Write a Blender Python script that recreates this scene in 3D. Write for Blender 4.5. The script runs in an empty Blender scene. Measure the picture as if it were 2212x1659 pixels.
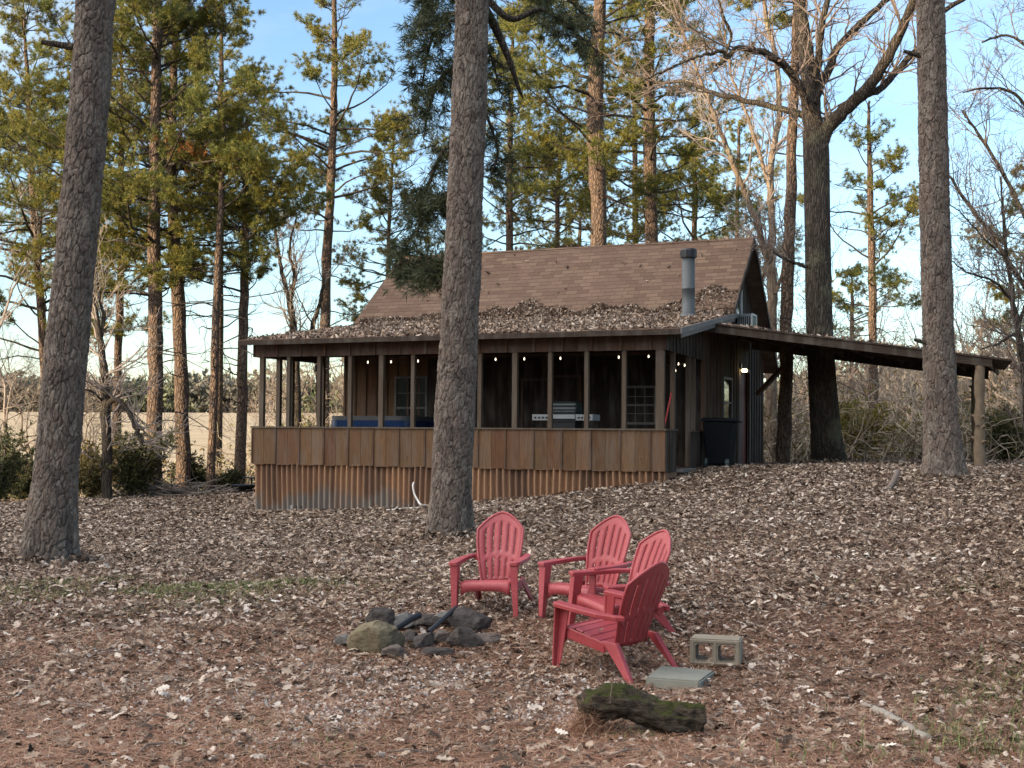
import bpy, bmesh, math, random
import numpy as np
from mathutils import Vector, Matrix, noise as mnoise
S = bpy.context.scene
COL = S.collection
R_ = math.radians
# ------------------------------------------------------------------ camera
EYE = 1.75
FPX, CX, CY = 2800.0, 1106.0, 829.5          # focal length and centre in the pixels of a 2212 px wide picture
PITCH, ROLL = math.atan(105.5/2800), 0.008
_F0 = np.array([0, math.cos(PITCH), math.sin(PITCH)])
_U0 = np.array([0, -math.sin(PITCH), math.cos(PITCH)])
_X0 = np.array([1.0, 0, 0])
_R = math.cos(ROLL)*_X0 + math.sin(ROLL)*_U0
_U = -math.sin(ROLL)*_X0 + math.cos(ROLL)*_U0
CAMP = np.array([0, 0, EYE])
cd = bpy.data.cameras.new('camera'); cam = bpy.data.objects.new('camera', cd); COL.objects.link(cam)
cd.sensor_width = 36; cd.lens = 36*FPX/2212; cd.clip_start = .1; cd.clip_end = 3000
cam.matrix_world = Matrix(((_R[0], _U[0], -_F0[0], 0), (_R[1], _U[1], -_F0[1], 0), (_R[2], _U[2], -_F0[2], EYE), (0, 0, 0, 1)))
S.camera = cam
# ------------------------------------------------------------------ world, sun, exposure
SUN_EL = R_(9.0)
SUN_T = np.array([.8, .6])                    # the way the light travels over the ground
SKY_STRENGTH = .15; SUN_STRENGTH = 4.6; EXPOSURE = 1.32
W = bpy.data.worlds.new('World'); S.world = W; W.use_nodes = True
wn = W.node_tree; wn.nodes.clear()
sky = wn.nodes.new('ShaderNodeTexSky'); sky.sky_type = 'NISHITA'; sky.sun_disc = False
sky.sun_elevation = SUN_EL; sky.sun_rotation = math.atan2(-SUN_T[0], -SUN_T[1])
sky.air_density = .9; sky.dust_density = .55; sky.ozone_density = 2.0
bg = wn.nodes.new('ShaderNodeBackground'); bg.inputs[1].default_value = SKY_STRENGTH
wo = wn.nodes.new('ShaderNodeOutputWorld')
tc = wn.nodes.new('ShaderNodeTexCoord'); mp = wn.nodes.new('ShaderNodeMapping'); mp.inputs['Scale'].default_value = (1, 1, 3.5)
nz = wn.nodes.new('ShaderNodeTexNoise'); nz.inputs['Scale'].default_value = 2.6; nz.inputs['Detail'].default_value = 7; nz.inputs['Roughness'].default_value = .62
cr = wn.nodes.new('ShaderNodeValToRGB'); cr.color_ramp.elements[0].position = .46; cr.color_ramp.elements[1].position = .74
mx = wn.nodes.new('ShaderNodeMix'); mx.data_type = 'RGBA'; mx.inputs[7].default_value = (3.4, 3.5, 3.7, 1)
mlt = wn.nodes.new('ShaderNodeMath'); mlt.operation = 'MULTIPLY'; mlt.inputs[1].default_value = .28
L_ = wn.links.new
L_(tc.outputs['Generated'], mp.inputs[0]); L_(mp.outputs[0], nz.inputs[0]); L_(nz.outputs[0], cr.inputs[0]); L_(cr.outputs[0], mlt.inputs[0])
# unseen bright cloud added at the upper left of the sky to brighten the yard
sp = wn.nodes.new('ShaderNodeSeparateXYZ'); L_(tc.outputs['Generated'], sp.inputs[0])
bk = wn.nodes.new('ShaderNodeMapRange'); bk.interpolation_type = 'SMOOTHSTEP'
for i_, v_ in ((1, -.2), (2, -.9), (3, 0), (4, 1)): bk.inputs[i_].default_value = v_
dt_ = wn.nodes.new('ShaderNodeVectorMath'); dt_.operation = 'DOT_PRODUCT'; L_(tc.outputs['Generated'], dt_.inputs[0]); dt_.inputs[1].default_value = (.80, .16, -.58); L_(dt_.outputs['Value'], bk.inputs[0])
n2 = wn.nodes.new('ShaderNodeMath'); n2.operation = 'MULTIPLY_ADD'; n2.inputs[1].default_value = 1.1; n2.inputs[2].default_value = .38; L_(nz.outputs[0], n2.inputs[0])
bm_ = wn.nodes.new('ShaderNodeMath'); bm_.operation = 'MULTIPLY'; bm_.use_clamp = True; L_(bk.outputs[0], bm_.inputs[0]); L_(n2.outputs[0], bm_.inputs[1])
mx2 = wn.nodes.new('ShaderNodeMix'); mx2.data_type = 'RGBA'; mx2.inputs[7].default_value = (11.5, 11.0, 10.6, 1); L_(bm_.outputs[0], mx2.inputs[0])
L_(mlt.outputs[0], mx.inputs[0]); L_(sky.outputs[0], mx.inputs[6]); L_(mx.outputs[2], mx2.inputs[6]); L_(mx2.outputs[2], bg.inputs[0]); L_(bg.outputs[0], wo.inputs[0])
sl = bpy.data.lights.new('sun', 'SUN'); sl.energy = SUN_STRENGTH; sl.angle = R_(.5); sl.color = (1, .78, .5)
so = bpy.data.objects.new('sun', sl); COL.objects.link(so)
so.rotation_euler = Vector((SUN_T[0]*math.cos(SUN_EL), SUN_T[1]*math.cos(SUN_EL), -math.sin(SUN_EL))).to_track_quat('-Z', 'Y').to_euler()
so.location = (-20, -20, 30)
S.view_settings.view_transform = 'Standard'; S.view_settings.look = 'None'
S.view_settings.exposure = EXPOSURE; S.view_settings.gamma = 1
S.cycles.max_bounces = 6; S.cycles.diffuse_bounces = 3; S.cycles.glossy_bounces = 3; S.cycles.transparent_max_bounces = 4
S.cycles.use_denoising = True

# ------------------------------------------------------------------ helpers
def ray(px, py):
    return _R*((px-CX)/FPX) + _U*(-(py-CY)/FPX) + _F0
def at(px, py, D):                            # the point on the pixel's ray D metres ahead
    r = ray(px, py); return CAMP + r*(D/r[1])
def gp(px, py, below):                        # the point on the pixel's ray that far below the eye
    r = ray(px, py); return CAMP + r*(-below/r[2])
def hash01(*a):
    return (math.sin(sum(x*k for x, k in zip(a, (12.9898, 78.233, 37.719))))*43758.5453) % 1.0

class MB:
    def __init__(s): s.v = []; s.f = []; s.n = 0
    def add(s, V, F):
        V = np.asarray(V, float).reshape(-1, 3); s.v.append(V)
        F = np.asarray(F, np.int64)
        s.f.append(F + s.n); s.n += len(V)
    def box(s, a, b):
        (x0, y0, z0), (x1, y1, z1) = a, b
        V = [(x0,y0,z0),(x1,y0,z0),(x1,y1,z0),(x0,y1,z0),(x0,y0,z1),(x1,y0,z1),(x1,y1,z1),(x0,y1,z1)]
        s.add(V, [(0,3,2,1),(4,5,6,7),(0,1,5,4),(1,2,6,5),(2,3,7,6),(3,0,4,7)])
    def hexa(s, V):                           # eight corners, bottom ring then top ring
        s.add(V, [(0,3,2,1),(4,5,6,7),(0,1,5,4),(1,2,6,5),(2,3,7,6),(3,0,4,7)])
    def bar(s, p0, p1, w0, d0, w1=None, d1=None, up=(0,0,1)):   # tapered bar with a rectangular section
        p0 = np.array(p0, float); p1 = np.array(p1, float); w1 = w0 if w1 is None else w1; d1 = d0 if d1 is None else d1
        t = p1-p0; t /= np.linalg.norm(t); a = np.cross(t, up)
        if np.linalg.norm(a) < 1e-4: a = np.cross(t, (0, 1, 0))
        a /= np.linalg.norm(a); b = np.cross(a, t)
        q = lambda p, w, d: [p-a*w/2-b*d/2, p+a*w/2-b*d/2, p+a*w/2+b*d/2, p-a*w/2+b*d/2]
        s.hexa(q(p0, w0, d0) + q(p1, w1, d1))
    def tube(s, P, r, k=6, cap=True):
        P = np.asarray(P, float); n = len(P); r = np.broadcast_to(np.asarray(r, float), (n,))
        T = np.gradient(P, axis=0); T /= np.linalg.norm(T, axis=1)[:, None] + 1e-9
        ref = np.eye(3)[int(np.argmin(np.abs(T).mean(0)))]
        A = np.cross(T, ref); A /= np.linalg.norm(A, axis=1)[:, None] + 1e-9
        B = np.cross(T, A)
        th = np.arange(k)*2*math.pi/k
        V = P[:, None] + r[:, None, None]*(np.cos(th)[None, :, None]*A[:, None] + np.sin(th)[None, :, None]*B[:, None])
        i = np.arange(n-1)[:, None]*k; j = np.arange(k)[None]; j2 = (j+1) % k
        s.add(V.reshape(-1, 3), np.stack([i+j, i+j2, i+k+j2, i+k+j], -1).reshape(-1, 4))
        if cap and k >= 5:
            b = s.n - n*k
            for o in (0, (n-1)*k):
                for q in range(1, k-1):
                    s.f.append(np.array([[b+o, b+o+q, b+o+q+1]]))
    def lathe(s, prof, k=24, c=(0, 0, 0)):
        pr = np.array(prof, float); th = np.arange(k)*2*math.pi/k
        V = np.stack([pr[:, 0][:, None]*np.cos(th)+c[0], pr[:, 0][:, None]*np.sin(th)+c[1], np.broadcast_to(pr[:, 1][:, None], (len(pr), k))+c[2]], -1)
        n = len(pr); i = np.arange(n-1)[:, None]*k; j = np.arange(k)[None]; j2 = (j+1) % k
        s.add(V.reshape(-1, 3), np.stack([i+j, i+j2, i+k+j2, i+k+j], -1).reshape(-1, 4))
    def mesh(s, name, smooth=False):
        me = bpy.data.meshes.new(name)
        V = np.concatenate(s.v) if s.v else np.zeros((0, 3))
        loops = []; starts = []; totals = []; c = 0
        for F in s.f:
            m = F.shape[1]; loops.append(F.ravel()); starts.append(c + np.arange(len(F))*m); totals.append(np.full(len(F), m)); c += F.size
        me.vertices.add(len(V)); me.vertices.foreach_set('co', V.astype(np.float32).ravel())
        if c:
            me.loops.add(c); me.loops.foreach_set('vertex_index', np.concatenate(loops).astype(np.int32))
            st = np.concatenate(starts); me.polygons.add(len(st))
            me.polygons.foreach_set('loop_start', st.astype(np.int32)); me.polygons.foreach_set('loop_total', np.concatenate(totals).astype(np.int32))
            me.polygons.foreach_set('use_smooth', np.full(len(st), bool(smooth)))
        me.update(calc_edges=True); return me

def tag(o, label=None, cat=None, group=None, kind=None):
    if label: o['label'] = label
    if cat: o['category'] = cat
    if group: o['group'] = group
    if kind: o['kind'] = kind
    return o
def link(name, me, mat=None, parent=None, smooth_angle=None):
    o = bpy.data.objects.new(name, me); COL.objects.link(o)
    if mat is not None and me is not None and not me.materials: me.materials.append(mat)
    if parent is not None: o.parent = parent
    return o
def build(name, mb, mat, parent=None, smooth=False, bevel=0):
    o = link(name, mb.mesh(name, smooth), mat, parent)
    if bevel:
        m = o.modifiers.new('bevel', 'BEVEL'); m.width = bevel; m.segments = 2; m.limit_method = 'ANGLE'; m.angle_limit = R_(35)
    return o
def empty(name, loc, rz=0):
    o = bpy.data.objects.new(name, None); COL.objects.link(o); o.location = loc; o.rotation_euler = (0, 0, rz); o.empty_display_size = .2
    return o
def copy_tree(o, parent=None):
    c = o.copy(); COL.objects.link(c)
    if parent is not None: c.parent = parent
    for ch in o.children: copy_tree(ch, c)
    return c

# ------------------------------------------------------------------ materials
class N:                                       # small node-tree writer
    def __init__(s, name, rough=.8, metal=0, spec=.3):
        s.m = bpy.data.materials.new(name); s.m.use_nodes = True; s.t = s.m.node_tree
        s.b = s.t.nodes['Principled BSDF']; s.b.inputs['Roughness'].default_value = rough; s.b.inputs['Metallic'].default_value = metal
        s.b.inputs['Specular IOR Level'].default_value = spec
    def n(s, t, **k):
        x = s.t.nodes.new(t)
        for a, b in k.items(): setattr(x, a, b)
        return x
    def l(s, a, b): s.t.links.new(a, b)
    def coord(s, kind='Object', scale=(1, 1, 1)):
        c = s.n('ShaderNodeTexCoord'); m = s.n('ShaderNodeMapping'); m.inputs['Scale'].default_value = scale
        s.l(c.outputs[kind], m.inputs[0]); return m.outputs[0]
    def pos(s, scale=(1, 1, 1)):
        c = s.n('ShaderNodeNewGeometry'); m = s.n('ShaderNodeMapping'); m.inputs['Scale'].default_value = scale
        s.l(c.outputs['Position'], m.inputs[0]); return m.outputs[0]
    def noise(s, vec, scale=5, detail=4, rough=.55, dist=0):
        x = s.n('ShaderNodeTexNoise'); x.inputs['Scale'].default_value = scale; x.inputs['Detail'].default_value = detail
        x.inputs['Roughness'].default_value = rough; x.inputs['Distortion'].default_value = dist
        if vec is not None: s.l(vec, x.inputs[0])
        return x.outputs[0]
    def voro(s, vec, scale=5, feature='DISTANCE_TO_EDGE', out='Distance'):
        x = s.n('ShaderNodeTexVoronoi', feature=feature); x.inputs['Scale'].default_value = scale
        s.l(vec, x.inputs['Vector']); return x.outputs[out]
    def island(s): return s.n('ShaderNodeNewGeometry').outputs['Random Per Island']
    def ramp(s, fac, stops, interp='LINEAR'):
        x = s.n('ShaderNodeValToRGB'); e = x.color_ramp.elements; x.color_ramp.interpolation = interp
        while len(e) < len(stops): e.new(.5)
        for q, (p, c) in zip(e, stops): q.position = p; q.color = (*c, 1) if len(c) == 3 else c
        s.l(fac, x.inputs[0]); return x.outputs[0]
    def mix(s, fac, a, b, mode='MIX'):
        x = s.n('ShaderNodeMix', data_type='RGBA', blend_type=mode)
        for i, v in ((0, fac), (6, a), (7, b)):
            if isinstance(v, (int, float)): x.inputs[i].default_value = v
            elif isinstance(v, tuple): x.inputs[i].default_value = (*v, 1)
            else: s.l(v, x.inputs[i])
        return x.outputs[2]
    def math(s, op, a, b=0.0):
        x = s.n('ShaderNodeMath', operation=op)
        for i, v in ((0, a), (1, b)):
            if isinstance(v, (int, float)): x.inputs[i].default_value = v
            else: s.l(v, x.inputs[i])
        return x.outputs[0]
    def color(s, c):
        if isinstance(c, tuple): s.b.inputs['Base Color'].default_value = (*c, 1)
        else: s.l(c, s.b.inputs['Base Color'])
        return s
    def bump(s, h, strength=.5, dist=.02):
        x = s.n('ShaderNodeBump'); x.inputs['Strength'].default_value = strength; x.inputs['Distance'].default_value = dist
        s.l(h, x.inputs['Height']); s.l(x.outputs[0], s.b.inputs['Normal']); return s

def m_plain(name, c, rough=.7, metal=0, var=.25, scale=8, spec=.3):
    n = N(name, rough, metal, spec); f = n.noise(n.coord(), scale, 5)
    n.color(n.mix(f, tuple(x*(1-var) for x in c), tuple(min(1, x*(1+var)) for x in c))); n.bump(f, .15, .01); return n.m
def m_wood(name, cols, grain=(14, 14, 1.2), rough=.85, knots=True):
    n = N(name, rough, 0, .2); isl = n.island()
    base = n.ramp(isl, [(i/(len(cols)-1), c) for i, c in enumerate(cols)])
    cc = n.n('ShaderNodeTexCoord'); off = n.n('ShaderNodeVectorMath', operation='ADD'); cmb = n.n('ShaderNodeCombineXYZ')
    mu = n.math('MULTIPLY', isl, 37.0); n.l(mu, cmb.inputs[0]); n.l(mu, cmb.inputs[2])
    n.l(cc.outputs['Object'], off.inputs[0]); n.l(cmb.outputs[0], off.inputs[1])
    mp = n.n('ShaderNodeMapping'); mp.inputs['Scale'].default_value = grain; n.l(off.outputs[0], mp.inputs[0])
    g = n.noise(mp.outputs[0], 2.2, 8, .62, .9)
    c = n.mix(n.ramp(g, [(.32, (0, 0, 0)), (.72, (1, 1, 1))]), n.mix(1.0, base, (.68, .66, .64), 'MULTIPLY'), n.mix(1.0, base, (1.2, 1.18, 1.15), 'MULTIPLY'))
    if knots:
        m2 = n.n('ShaderNodeMapping'); m2.inputs['Scale'].default_value = (4.5, 4.5, 2.2); n.l(off.outputs[0], m2.inputs[0])
        k = n.voro(m2.outputs[0], 1.0, 'F1'); kk = n.ramp(k, [(.03, (0, 0, 0)), (.075, (1, 1, 1))])
        c = n.mix(kk, n.mix(1.0, c, (.35, .3, .28), 'MULTIPLY'), c)
    st = n.noise(n.coord('Object', (3, 3, .6)), 1.7, 4); c = n.mix(n.ramp(st, [(.45, (0, 0, 0)), (.75, (.55, .55, .55))]), c, (.13, .115, .1))
    n.color(c); n.bump(g, .5, .012); return n.m
def m_bark(name, c0, c1, c2, sc=7, vert=.35, bump=1.0, lichen=None):
    n = N(name, .95, 0, .1); v = n.coord('Object', (1, 1, vert))
    wv = n.noise(v, 3.2, 3); wm = n.mix(.16, v, wv)
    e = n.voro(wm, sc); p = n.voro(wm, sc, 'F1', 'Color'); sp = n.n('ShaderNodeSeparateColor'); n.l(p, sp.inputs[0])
    f = n.noise(n.coord('Object', (1, 1, .6)), 26, 6, .65)
    base = n.mix(sp.outputs[0], c0, c1); base = n.mix(n.ramp(f, [(.35, (0, 0, 0)), (.7, (1, 1, 1))]), n.mix(1.0, base, (.62, .6, .6), 'MULTIPLY'), base)
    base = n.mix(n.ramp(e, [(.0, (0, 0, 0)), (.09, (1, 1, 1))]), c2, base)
    if lichen:
        q = n.noise(n.coord(), 1.6, 5); base = n.mix(n.ramp(q, [(.56, (0, 0, 0)), (.7, (.6, .6, .6))]), base, lichen)
    h = n.math('ADD', n.ramp(e, [(0, (0, 0, 0)), (.2, (1, 1, 1))]), n.math('MULTIPLY', f, .5))
    n.color(base); n.bump(h, bump, .04); return n.m
def m_island(name, stops, rough=.8, spec=.2, trans=0, pos_scale=0, tint=None):
    n = N(name, rough, 0, spec); c = n.ramp(n.island(), stops)
    if pos_scale:
        f = n.noise(n.pos(), pos_scale, 3); c = n.mix(n.ramp(f, [(.38, (0, 0, 0)), (.64, (1, 1, 1))]), c, n.mix(1.0, c, tint, 'MULTIPLY'))
    n.color(c)
    if trans:
        tr = n.n('ShaderNodeBsdfTranslucent'); n.l(c, tr.inputs[0]); ms = n.n('ShaderNodeMixShader'); ms.inputs[0].default_value = trans
        n.l(n.b.outputs[0], ms.inputs[1]); n.l(tr.outputs[0], ms.inputs[2]); n.l(ms.outputs[0], n.t.nodes['Material Output'].inputs[0])
    return n.m
MT = {}
MT['leaf'] = m_island('dead_leaf', [(0, (.045, .028, .02)), (.25, (.115, .076, .054)), (.5, (.225, .162, .118)), (.74, (.34, .266, .205)), (.93, (.46, .38, .315)), (1, (.62, .55, .48))], .75, .25, 0, .35, (.86, .83, .79))
MT['roof_leaf'] = m_island('roof_leaf', [(0, (.06, .04, .03)), (.4, (.18, .12, .085)), (.75, (.36, .27, .2)), (1, (.58, .49, .41))], .75, .25)
MT['straw'] = m_island('pine_straw', [(0, (.14, .064, .038)), (.5, (.29, .14, .085)), (.8, (.39, .235, .15)), (1, (.5, .36, .25))], .7, .2)
MT['pebble'] = m_island('gravel', [(0, (.22, .19, .165)), (.5, (.46, .42, .38)), (1, (.68, .64, .6))], .8, .3)
MT['grass'] = m_island('grass_blade', [(0, (.06, .085, .025)), (.6, (.12, .15, .05)), (1, (.24, .22, .1))], .7, .2)
MT['wood_panel'] = m_wood('weathered_siding', [(.088, .048, .025), (.142, .082, .044), (.112, .066, .037), (.158, .094, .052), (.10, .047, .026)])
MT['wood_dark'] = m_wood('dark_siding', [(.052, .03, .022), (.075, .042, .03), (.06, .038, .028)])
MT['wood_bat'] = m_wood('batten_wood', [(.085, .05, .032), (.10, .06, .04)])
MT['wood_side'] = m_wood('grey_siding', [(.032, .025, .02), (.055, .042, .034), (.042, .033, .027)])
MT['post'] = m_wood('porch_post', [(.062, .047, .036), (.095, .072, .053), (.075, .057, .043)], knots=True)
MT['trim'] = m_wood('bare_board', [(.16, .15, .145), (.22, .205, .195)], (14, 1.5, 14))
MT['fascia'] = m_wood('eave_board', [(.036, .026, .021), (.05, .036, .028)], (1.2, 14, 14))
MT['ceiling'] = m_plain('porch_ceiling', (.05, .035, .028), .85)
MT['glass'] = (lambda n: (n.color((.012, .014, .016)), n.m)[1])(N('window_glass', .06, 0, .9))
MT['frame'] = m_plain('window_frame', (.11, .105, .1), .6)
MT['screen'] = m_plain('door_red', (.12, .03, .022), .6)
MT['black'] = m_plain('black_plastic', (.016, .018, .022), .45)
MT['bin'] = m_plain('bin_plastic', (.006, .007, .009), .8, 0, .25, 8, .1)
MT['wall_shade'] = m_wood('shadow_siding', [(.014, .010, .008), (.022, .015, .012)])  # porch shade put into the board colour, for inner wall and ceiling
MT['galv'] = (lambda n: (n.color(n.mix(n.noise(n.coord('Object', (6, 6, 1)), 3, 5), (.055, .063, .068), (.11, .12, .125))), n.m)[1])(N('galvanised_steel', .6, .25, .4))
MT['white'] = m_plain('white_paint', (.62, .62, .6), .5)
MT['ac'] = m_plain('grille_grey', (.3, .32, .33), .5)
MT['tub'] = m_plain('tub_blue', (.008, .025, .075), .2)
MT['tubcover'] = m_plain('tub_cover', (.05, .05, .055), .5)
MT['steel'] = m_plain('dark_steel', (.045, .06, .065), .4, .3)
MT['redp'] = m_plain('red_handle', (.35, .03, .03), .45)
MT['hose'] = m_plain('white_hose', (.68, .66, .62), .5)
MT['concrete'] = (lambda n: (n.color(n.mix(n.noise(n.coord(), 3, 6, .65), (.13, .135, .115), (.27, .265, .225))), n.bump(n.noise(n.coord(), 90, 3), .5, .006), n.m)[2])(N('concrete', .95, 0, .1))
MT['concrete_tan'] = (lambda n: (n.color(n.mix(n.noise(n.coord(), 4, 6, .65), (.17, .145, .11), (.29, .25, .195))), n.bump(n.noise(n.coord(), 90, 3), .5, .006), n.m)[2])(N('tan_concrete', .95, 0, .1))
def _chair():
    n = N('red_plastic', .42, 0, .45); f = n.noise(n.coord(), 4, 6, .6); g = n.noise(n.coord(), 55, 3)
    c = n.mix(f, (.235, .023, .03), (.305, .042, .048)); c = n.mix(n.ramp(g, [(.55, (0, 0, 0)), (.8, (.25, .25, .25))]), c, (.62, .2, .19))
    c = n.mix(n.ramp(n.noise(n.pos(), .9, 2), [(.42, (0, 0, 0)), (.6, (1, 1, 1))]), c, n.mix(1.0, c, (1.22, 1.75, 1.7), 'MULTIPLY')); n.color(c); n.bump(g, .08, .004); n.l(n.ramp(f, [(.3, (.38,)*3), (.7, (.6,)*3)]), n.b.inputs['Roughness']); return n.m
MT['chair'] = _chair()
def _rust():
    n = N('rusty_tin', .72, .15, .3); o = n.coord('Object', (1, 1, 1)); s = n.n('ShaderNodeSeparateXYZ'); n.l(o, s.inputs[0])
    st = n.noise(n.coord('Object', (6, 1, .7)), 1.6, 6, .6); big = n.noise(n.coord('Object', (.7, 1, .7)), 1.4, 4)
    rust = n.mix(st, (.14, .06, .03), (.46, .24, .115)); rust = n.mix(n.noise(o, 14, 5), rust, (.34, .225, .145)); rust = n.mix(n.ramp(n.noise(n.coord('Object', (2.2, 1, .25)), 1.3, 4), [(.42, (0, 0, 0)), (.62, (.75, .75, .75))]), rust, (.14, .085, .06))
    zinc = n.mix(st, (.19, .155, .13), (.27, .24, .21))
    # the tin is worn back to grey zinc near its lower end
    h = n.math('ADD', n.math('MULTIPLY', n.math('SUBTRACT', .42, s.outputs[2]), 1.1), n.math('ADD', n.math('MULTIPLY', big, 1.6), n.math('MULTIPLY', n.math('SUBTRACT', st, .5), .9)))
    n.color(n.mix(n.ramp(h, [(.72, (0, 0, 0)), (1.0, (1, 1, 1))]), rust, zinc)); n.bump(n.noise(o, 40, 3), .15, .004); return n.m
MT['rust'] = _rust()
def _shingle():
    n = N('brown_shingle', .95, 0, .12); uv = n.n('ShaderNodeUVMap').outputs[0]
    wob = n.noise(uv, 1.2, 3); mm = n.n('ShaderNodeVectorMath', operation='MULTIPLY_ADD'); n.l(wob, mm.inputs[0]); mm.inputs[1].default_value = (.03, .03, 0); n.l(uv, mm.inputs[2])
    b = n.n('ShaderNodeTexBrick'); n.l(mm.outputs[0], b.inputs['Vector'])
    b.offset = .37; b.squash = 1.0
    for k, v in (('Scale', 1.0), ('Mortar Size', .006), ('Mortar Smooth', .3), ('Bias', 0.0), ('Brick Width', .3), ('Row Height', .135)): b.inputs[k].default_value = v
    b.inputs['Color1'].default_value = (.088, .058, .043, 1); b.inputs['Color2'].default_value = (.142, .098, .071, 1); b.inputs['Mortar'].default_value = (.075, .05, .04, 1)
    c = n.mix(n.ramp(n.noise(uv, .8, 4), [(.4, (0, 0, 0)), (.65, (.6, .6, .6))]), b.outputs[0], (.10, .066, .052))
    c = n.mix(n.noise(uv, 60, 3), c, n.mix(1.0, c, (1.5, 1.45, 1.4), 'MULTIPLY')); n.color(c)
    sx = n.n('ShaderNodeSeparateXYZ'); n.l(mm.outputs[0], sx.inputs[0]); fr = n.math('FRACT', n.math('DIVIDE', sx.outputs[1], .135))
    n.bump(n.math('ADD', n.math('MULTIPLY', n.math('SUBTRACT', 1.0, fr), 1.0), n.math('MULTIPLY', b.outputs['Fac'], -.7)), .8, .012); return n.m
MT['shingle'] = _shingle()
def _near():
    n = N('pine_bark_near', .95, 0, .12); v = n.coord('Object', (1, 1, .5)); p = n.voro(n.mix(.1, v, n.noise(v, 4, 3)), 11, 'F1', 'Color'); sp = n.n('ShaderNodeSeparateColor'); n.l(p, sp.inputs[0])
    f = n.noise(n.coord('Object', (1, 1, .45)), 34, 7, .7); b = n.mix(sp.outputs[0], (.21, .178, .15), (.11, .09, .078)); b = n.mix(n.ramp(sp.outputs[1], [(.6, (0, 0, 0)), (.9, (.6, .6, .6))]), b, (.16, .12, .10))
    b = n.mix(n.ramp(f, [(.34, (0, 0, 0)), (.66, (1, 1, 1))]), n.mix(1.0, b, (.5, .48, .47), 'MULTIPLY'), n.mix(1.0, b, (1.2, 1.2, 1.2), 'MULTIPLY'))
    n.color(b); n.bump(f, .8, .02); return n.m
MT['bark_near'] = _near()
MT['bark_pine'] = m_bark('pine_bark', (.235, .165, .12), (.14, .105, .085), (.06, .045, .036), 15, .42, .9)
MT['bark_oak'] = m_bark('oak_bark', (.13, .11, .09), (.085, .07, .058), (.045, .038, .03), 26, .16, 1.0, (.16, .15, .10))
MT['bark_pale'] = m_bark('pale_bark', (.30, .23, .165), (.2, .15, .11), (.1, .075, .06), 7, .25, .5, (.3, .28, .2))
MT['twig'] = m_plain('twig_bark', (.15, .115, .095), .9, 0, .35, 3)
MT['twig_grey'] = m_plain('grey_twig', (.24, .2, .175), .9, 0, .35, 3)
MT['needle'] = m_island('pine_needle', [(0, (.06, .085, .028)), (.6, (.135, .155, .04)), (1, (.235, .21, .055))], .6, .25, .3, .55, (1.45, 1.15, .75))
MT['needle_dark'] = m_island('dark_pine_needle', [(0, (.032, .046, .024)), (.7, (.07, .085, .04)), (1, (.125, .12, .06))], .6, .25, .15)
MT['needle_gold'] = m_island('golden_pine_needle', [(0, (.075, .085, .02)), (.6, (.15, .15, .03)), (1, (.24, .19, .05))], .6, .25, .25, .6, (1.25, 1.0, .8))
MT['needle_rust'] = m_island('dead_pine_needle', [(0, (.2, .08, .025)), (1, (.36, .17, .06))], .7, .2, .2)
MT['cedar'] = m_island('cedar_leaf', [(0, (.03, .04, .02)), (.6, (.07, .078, .038)), (1, (.12, .115, .06))], .7, .2, .1, .8, (1.2, 1.05, .8))
MT['brush'] = m_island('brush_twig', [(0, (.10, .08, .06)), (.4, (.22, .175, .135)), (.75, (.34, .29, .23)), (1, (.46, .42, .30))], .85, .15)
MT['brushleaf'] = m_island('brush_leaf', [(0, (.07, .065, .04)), (.45, (.13, .125, .055)), (.75, (.20, .165, .075)), (1, (.30, .21, .11))], .8, .15, .2, .25, (1.3, 1.1, .7))
MT['farwood'] = m_island('far_wood', [(0, (.10, .095, .09)), (.5, (.16, .145, .13)), (.8, (.2, .175, .155)), (1, (.25, .215, .19))], .9, .1, .1, .03, (.62, .85, .5))
MT['greywood'] = m_plain('dead_stick', (.22, .185, .16), .9, 0, .3, 10)

# ------------------------------------------------------------------ ground
CTRL = [gp(x, y, b) for x, y, b in [
    (0,1659,1.82),(550,1659,1.82),(1106,1659,1.82),(1660,1659,1.8),(2212,1659,1.78),
    (0,1450,1.82),(1106,1450,1.78),(1550,1445,1.77),(2212,1450,1.70),(0,1300,1.76),(560,1300,1.72),(1060,1325,1.64),(1350,1345,1.66),(2212,1300,1.45),
    (105,1222,1.75),(970,1165,1.6),(1500,1150,1.3),(2212,1150,1.15),(600,1180,1.72),(2040,1037,.76),(545,1103,1.8),(930,1098,1.6),(1437,1046,.97),
    (1560,1012,.72),(1790,1003,.67),(2115,1008,.59),(2250,1010,.6),(250,1100,1.78),(0,1108,1.86),(330,1068,1.85),(520,1062,1.85),(1690,1006,.68),(1890,1004,.72)]]
CTRL += [np.array((x, y, EYE+h)) for x, y, h in [(-14,42,-2.3),(-20,55,-3.2),(-3,42,-1.5),(8,42,-1.0),(15,46,-1.3),(22,40,-1.0),(-6,55,-2.8),(10,58,-2.2),(0,0,-1.7),(-10,2,-1.8),(10,2,-1.6),(-22,20,-2),(22,20,-.7),(-20,35,-2.4),(3,30,-.95),(0,34,-1.2)]]
CTRL = np.array(CTRL)
def _tps():
    P = CTRL[:, :2]; n = len(P); d = np.linalg.norm(P[:, None]-P[None], axis=2)
    K = np.where(d > 0, d*d*np.log(d+1e-12), 0) + np.eye(n)*.6
    A = np.zeros((n+3, n+3)); A[:n, :n] = K; A[:n, n] = 1; A[:n, n+1:] = P; A[n, :n] = 1; A[n+1:, :n] = P.T
    return np.linalg.solve(A, np.concatenate([CTRL[:, 2], [0, 0, 0]]))
_TW = _tps()
def sstep(a, b, x):
    t = np.clip((x-a)/(b-a), 0, 1); return t*t*(3-2*t)
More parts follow.
